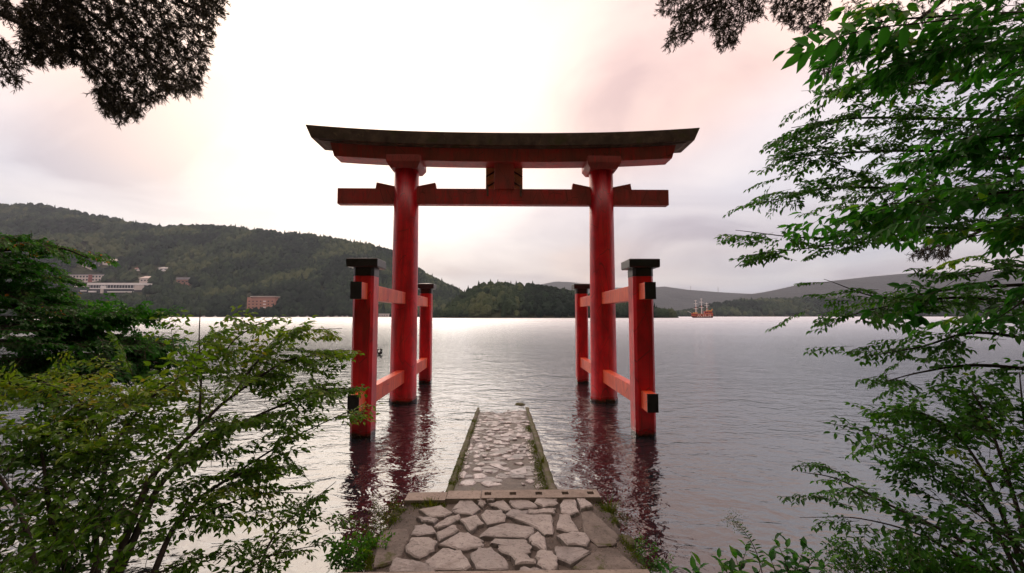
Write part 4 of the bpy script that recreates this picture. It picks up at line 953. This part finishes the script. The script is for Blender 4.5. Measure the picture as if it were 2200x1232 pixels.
def tall_weed():
    c = at(1640, 1240, 3.5); root = empty('tall_weed', c); tag(root, 'tall thin weed with narrow leaves and a pale seed head', 'weed'); rng = np.random.default_rng(9)
    line = catmull([c, at(1622, 1180, 3.55), at(1597, 1140, 3.6), at(1575, 1118, 3.6)], 6); limb(root, line, .004, .0015, 6, 'stem', M['twig'])
    sh = leaf_shape(.2, .05, .1)
    for i in range(3, len(line) - 1):
        for s in (-1, 1):
            V, lo, co = place_leaves(line[i:i + 1], np.array([[s, rng.normal(0, .3), .25]]), np.array([[0, -.4, 1.0]]), np.array([.075 * (1.1 - i / len(line) * .7)]), sh, rng); link('leaf', npmesh('leaf', V, lo, co, M['leaf_green'], True, {'tint': np.full(len(V), .3)}), root)
    P = line[-1] + rng.normal(0, 1, (160, 3)) * np.array([.035, .035, .04]); V, lo, co = place_leaves(P, rng.normal(0, 1, (160, 3)), unit(rng.normal(0, 1, (160, 3))), np.full(160, .012), leaf_shape(), rng)
    o = link('seed_head', npmesh('seed_head', V, lo, co, M['grass'], False, {'tint': np.full(len(V), .5)}), root); tag(o, kind='stuff')
tall_weed()

# ------------------------------------------------------------------ sailing ship
def ship():
    c = at(1509, 684.5, 545); root = empty('sightseeing_ship', (c[0], c[1], 0), math.radians(-14)); tag(root, 'red and gold three masted sightseeing sailing ship out on the lake', 'ship')
    root.scale = (.86, .86, .92)
    def B(m, name, mat, par=root, **k):
        o = m.build(name, mat, None, **k); o.parent = par; return o          # built in the ship's own axes, bow towards -x
    def hullring(x, w, zt, zb): return [(x, -w, zt), (x, -w * .95, zt * .45), (x, -w * .5, zb), (x, w * .5, zb), (x, w * .95, zt * .45), (x, w, zt)]
    X = [(-15, .3, 5.4, 2.0), (-12.5, 2.2, 4.9, -.4), (-8, 3.6, 4.4, -1), (0, 4.2, 4.2, -1), (8, 4.2, 4.6, -1), (13, 3.8, 5.2, -.6), (14, 3.5, 5.4, .4)]
    hull = B(MB().loft([hullring(x, w, z * .55, b) for x, w, z, b in X]), 'hull', M['shipdark'])
    up = B(MB().loft([[(x, -w - .05, z * .55), (x, w + .05, z * .55), (x, w, z + 1.2), (x, -w, z + 1.2)] for x, w, z, b in X]), 'upper_hull', M['shipred'])
    for zz, mat in ((2.55, 'gold'), (5.6, 'gold')):
        for s in (-1, 1):
            B(MB().tube([(x, s * (w + .12), z * zz / 4.6) for x, w, z, b in X], .26, 5), 'gilded_rail', M[mat])
    for s in (-1, 1):
        for k in range(9): B(MB().box((-8.5 + 2.4 * k, s * 4.05, 3.7), (1.2, .5, 1.0)), 'window', M['white'] if k % 3 else M['glass'])
        for k in range(8): B(MB().box((-7 + 2.5 * k, s * 4.22, 1.6), (1.1, .35, .7)), 'window', M['white'])
    B(MB().box((7.8, 0, 7.4), (10.5, 6.6, 3.0)), 'stern_castle', M['shipred'], bevel=.15)
    B(MB().box((9.2, 0, 9.5), (7.5, 5.6, 1.6)), 'stern_deck', M['gold'], bevel=.15)
    B(MB().box((-9.5, 0, 6.7), (5.5, 4.6, 1.4)), 'fore_castle', M['gold'], bevel=.15)
    for k in range(4):
        for s in (-1, 1): B(MB().box((4 + 2.4 * k, s * 3.32, 7.5), (1.3, .12, 1.2)), 'window', M['glass'])
    for y in (-2, 0, 2): B(MB().loft([[(13.6 + a * r, y + b * r, z) for a, b in ((-1, -1), (1, -1), (1, 1), (-1, 1))] for r, z in ((.1, 10), (.45, 10.6), (.45, 11.6), (.08, 12.2))]), 'stern_lantern', M['gold'])
    B(MB().tube([(-13.5, 0, 5.8), (-21, 0, 9.6)], [.28, .14], 6), 'bowsprit', M['spar'])
    for x, h, yards in ((-8.6, 24.5, (12.5, 19.5, 23.6)), (-.8, 27, (14.2, 21.5, 25.8)), (6.5, 21, (16.5, 19))):
        ms = B(MB().tube([(x, 0, 4), (x, 0, h * .6), (x, 0, h)], [.6, .5, .3], 7), 'mast', M['spar'])
        for k, z in enumerate(yards):
            L_ = (5.2, 3.9, 2.5)[k]; B(MB().tube([(x - L_ * .8, -L_ * .6, z), (x, 0, z + .1), (x + L_ * .8, L_ * .6, z)], [.2, .34, .2], 5), 'yard', M['spar'], ms)
        B(MB().tube([(x, 0, h * .56), (x, 0, h * .56 + 1.2)], [.9, 1.0], 8), 'top_platform', M['shipred'], ms)
        for s in (-1, 1): B(MB().tube([(x, 0, h * .9), (x + 2.2, s * 3.9, 5.6)], .07, 4), 'shroud', M['spar'], ms)
ship()

# ------------------------------------------------------------------ houses and boats on the far shore
def frame_at(px0, px1, py, hill=left_hill):
    P = hill.hit((px0 + px1) / 2, py); k = P[1] / F; return P, (px1 - px0) * k * 1.03, k
def windows(root, w, z0, h, n, y, rows=1, frac=.5, mat='glass', wall_h=None):
    for r in range(rows):
        for i in range(n):
            cw = w / n; MB().box((root.location.x - w / 2 + cw * (i + .5), y - .06, z0 + r * h), (cw * frac, .25, h * .5)).build('window', M[mat], root)
def house(px0, px1, pt, pb, wall, roof, kind, label, nwin=3, rows=1, name='house', cat='house', depth=.7):
    P, w, k = frame_at(px0, px1, pb); h = (pb - pt) * k; d = min(w * depth, 24); x, y, z = P; z -= .5
    root = empty(name, (x, y, z)); tag(root, label, cat)
    MB().box((x, y + d / 2, z + h * .35 - 4), (w, d, h * .7 + 8)).build('wall', M[wall], root)
    if kind == 'hip':
        e = w * .06; rr = [[(x + sx * (w / 2 + e) * f, y + d / 2 + sy * (d / 2 + e) * f2, zz) for sx, sy in ((-1, -1), (1, -1), (1, 1), (-1, 1))] for f, f2, zz in ((1, 1, z + h * .68), (1, 1, z + h * .72), (.35, .08, z + h))]
        MB().loft(rr).build('roof', M[roof], root)
    elif kind == 'gable':
        e = w * .06; MB().loft([[(x - w / 2 - e, y - e, z + h * .68), (x - w / 2 - e, y + d / 2, z + h), (x - w / 2 - e, y + d + e, z + h * .68)], [(x + w / 2 + e, y - e, z + h * .68), (x + w / 2 + e, y + d / 2, z + h), (x + w / 2 + e, y + d + e, z + h * .68)]]).build('roof', M[roof], root)
    else:
        MB().box((x, y + d / 2, z + h * .85), (w * 1.03, d * 1.05, h * .3)).build('roof', M[roof], root)
    windows(root, w * .92, z + h * .42, h * .3, nwin, y, rows)
    return root
house(296, 318, 593, 610, 'cream', 'cream', 'hip', 'cream square house with hipped roof right of the long white terminal', 3)
house(376, 402, 597, 612, 'brownwall', 'greyroof', 'flat', 'brown flat roofed house standing alone below the forest', 3)
house(284, 298, 575, 583, 'cream', 'redroof', 'gable', 'small house with a dull red roof among the trees', 2)
house(336, 356, 573, 584, 'white', 'white', 'hip', 'small pale roofed house highest on the right of the village', 2)
house(214, 245, 556, 571, 'cream', 'cream', 'gable', 'wide pale house high on the wooded slope', 3)
house(163, 190, 564, 576, 'cream', 'blueroof', 'gable', 'house with a blue grey roof beside the wide pale house', 3)
def long_block():
    P, w, k = frame_at(124, 218, 607); x, y, z = P; h = 16 * k; root = empty('apartment_building', (x, y, z)); tag(root, 'long pale two storey block behind the white terminal', 'building')
    MB().box((x, y + 8, z + h * .45 - 4), (w, 16, h * .9 + 8)).build('wall', M['cream'], root); MB().box((x, y + 8, z + h * .95), (w * 1.02, 17, h * .12)).build('roof', M['greyroof'], root)
    windows(root, w * .96, z + h * .28, h * .42, 14, y, 2, .55)
    MB().box((x + w * .18, y - .6, z + h * .45), (w * .08, 1.5, h * 1.0)).build('stair_tower', M['redroof'], root)
long_block()
def terminal():
    P, w, k = frame_at(160, 306, 631); x, y, z = P; root = empty('terminal_building', (x, y, z)); tag(root, 'long low white terminal with flat roofs and dark window bands', 'building')
    px = lambda p: x + (p - 233) * k; zz = lambda p: z + (631 - p) * k
    def bx(a, b, t_, bt, d0, d1, name, mat): return MB().box(((px(a) + px(b)) / 2, y + (d0 + d1) / 2, (zz(t_) + zz(bt)) / 2), ((b - a) * k, d1 - d0, (bt - t_) * k)).build(name, M[mat], root)
    bx(186, 306, 609, 613.5, -1.5, 20, 'roof', 'white'); bx(160, 187, 613, 618, -2, 16, 'roof', 'white')
    bx(190, 300, 613.5, 640, 1.5, 18, 'wall', 'glass'); bx(162, 190, 618, 640, 1, 14, 'wall', 'glass')
    bx(187, 283, 620, 622, -1, 1.4, 'balcony', 'white'); bx(189, 204, 626, 629, -1.2, 1.4, 'parapet', 'white'); bx(228, 282, 627, 629, -1.2, 1.4, 'parapet', 'white'); bx(172, 184, 625, 627, -1.2, .9, 'parapet', 'white')
    bx(213, 224, 615, 621, -.8, 1.45, 'bay', 'white'); bx(283, 303, 614, 624, -.6, 1.4, 'end_wall', 'cream'); bx(213, 219, 622, 631, -.4, 1.4, 'pier', 'cream')
    for i in range(16): bx(190 + i * 6, 190.5 + i * 6, 613.6, 620, 1.0, 1.45, 'mullion', 'white')
terminal()
def hotel():
    P, w, k = frame_at(531, 587, 667); x, y, z = P; h = 29 * k; root = empty('hotel_building', (x, y, z)); tag(root, 'terracotta coloured hotel block with a pale roof rim near the far shore', 'building')
    MB().box((x, y + 12, z + h * .42 - 3), (w, 24, h * .84 + 6)).build('wall', M['pinkwall'], root)
    MB().box((x + w * .08, y + 12, z + h * .9), (w * .8, 20, h * .14)).build('attic', M['brownwall'], root); MB().box((x + w * .05, y + 12, z + h * .99), (w * .9, 23, h * .045)).build('roof', M['cream'], root)
    MB().box((x - w * .44, y + 11.9, z + h * .88), (w * .12, 23, h * .1)).build('stair_tower', M['pinkwall'], root)
    for r in range(3):
        for i in range(7):
            MB().box((x - w * .42 + i * w * .14, y - .06, z + h * (.2 + .22 * r)), (w * (.05 if i != 4 else .10), .3, h * .075)).build('window', M['glass' if i != 4 else 'white'], root)
hotel()
def boat(px, Y, L, label, cabin=True, mat='white'):
    P = at(px, 679 + CAMZ * F / Y, Y); root = empty('motor_boat', (P[0], P[1], 0)); tag(root, label, 'boat', 'boats moored along the far shore'); x, y = P[0], P[1]
    MB().loft([[(x + u * L, y - b * L, .95 + .3 * (u < -.3)), (x + u * L, y + b * L, .95 + .3 * (u < -.3)), (x + u * L, y + b * L * .5, -.3), (x + u * L, y - b * L * .5, -.3)] for u, b in ((-.5, .01), (-.3, .11), (.1, .15), (.5, .13))]).build('hull', M[mat], root)
    if cabin:
        MB().loft([[(x + a * L, y - .09 * L, z), (x + b * L, y - .09 * L, z), (x + b * L, y + .09 * L, z), (x + a * L, y + .09 * L, z)] for a, b, z in ((-.2, .22, .9), (-.14, .2, 1.9), (-.1, .18, 2.5))]).build('cabin', M['white'], root)
        MB().box((x + .03 * L, y - .095 * L, 1.75), (.28 * L, .1, .45)).build('cabin_window', M['glass'], root)
lab = 'small white motor boat moored at the far shore below the forest'
for px, L in ((437, 9), (462, 7), (640, 8), (660, 7), (704, 11), (722, 12), (735, 8), (745, 9)): boat(px, 845, L, lab)
def boathouse():
    P = at(825, 681, 880); root = empty('boat_house', (P[0], P[1], 0)); tag(root, 'low white lakeside hut seen between the gate post and pillar', 'building'); x, y = P[0], P[1]
    MB().box((x, y, 3.0), (19, 8, 6)).build('wall', M['cream'], root); MB().box((x, y, 6.3), (20.5, 9.5, .7)).build('roof', M['white'], root); MB().box((x, y, .35), (26, 14, .7)).build('pier', M['greyroof'], root)
    for i in range(4): MB().box((x - 7 + i * 4.6, y - 4.05, 3.6), (2.6, .3, 1.8)).build('window', M['glass'], root)
boathouse()
def jetty():
    P = at(948, 681, 700); root = empty('jetty', (P[0], P[1], 0)); tag(root, 'low pale jetty on piles left of the wooded headland', 'jetty'); x, y = P[0], P[1]
    MB().box((x, y, 1.1), (27, 3, .35)).build('deck', M['cream'], root)
    for i in range(9): MB().tube([(x - 13 + i * 3.25, y - 1.3, -1), (x - 13 + i * 3.25, y - 1.3, 2.0)], .3, 6).build('pile', M['white'], root)
jetty()
def tower(px, py, Y, h):
    b = at(px, py, Y); root = empty('pylon', b); tag(root, 'thin steel lattice pylon standing on the distant ridge', 'pylon', 'pylons on the ridge')
    for sx in (-1, 1):
        for sy in (-1, 1): MB().tube([(b[0] + sx * 3, b[1] + sy * 3, b[2] - 6), (b[0] + sx * .5, b[1] + sy * .5, b[2] + h)], .45, 4).build('leg', M['metal'], root)
    for f in (.35, .6, .85): q = 3 * (1 - f) + .5; MB().box((b[0], b[1], b[2] + h * f), (q * 2 + 6 * (f > .5), q, .6)).build('cross_arm', M['metal'], root)
tower(1484, 625, 3600, 42); tower(1543, 629, 3500, 46)

# ------------------------------------------------------------------ a water bird by the near left post
def bird():
    c = onz(816, 763, 0); x, y = float(c[0]), float(c[1]); m = MB()
    rings = [[(x + .5 * u, y + r * math.cos(a) * .8, .10 + .12 * u + r * math.sin(a)) for a in (2 * math.pi * k / 8 for k in range(8))] for u, r in ((-.32, .02), (-.2, .07), (0, .10), (.2, .08), (.34, .025))]
    o = m.loft(rings).tube([(x - .12, y, .12), (x - .17, y, .26), (x - .13, y, .36), (x - .06, y, .37), (x + .02, y, .355)], [.05, .035, .03, .035, .008], 7)
    o = m.add([(x + .02, y - .05, .18), (x + .14, y - .08, .17), (x + .22, y - .16, .36), (x + .06, y - .14, .44), (x + .02, y - .05, .165), (x + .14, y - .08, .155)], [(0, 1, 2, 3), (4, 3, 2, 5)]).build('water_bird', M['feather'], None, True)
    tag(o, 'small dark water bird lifting a wing beyond the near left post', 'bird')
bird()
# ------------------------------------------------------------------ air over the lake
hz = MB().box((0, 1500, 320), (14000, 16000, 650)).build('haze', M['soil'])
hz.data.materials.clear(); t = NT('haze'); 
pv = t.n('ShaderNodeVolumePrincipled', {'Color': (.72, .82, 1.0, 1), 'Density': 7e-5, 'Anisotropy': .35})
t.t.links.new(pv.outputs[0], t.out.inputs['Volume']); hz.data.materials.append(t.m); tag(hz, 'thin pale haze over the lake and hills', 'haze', kind='stuff')
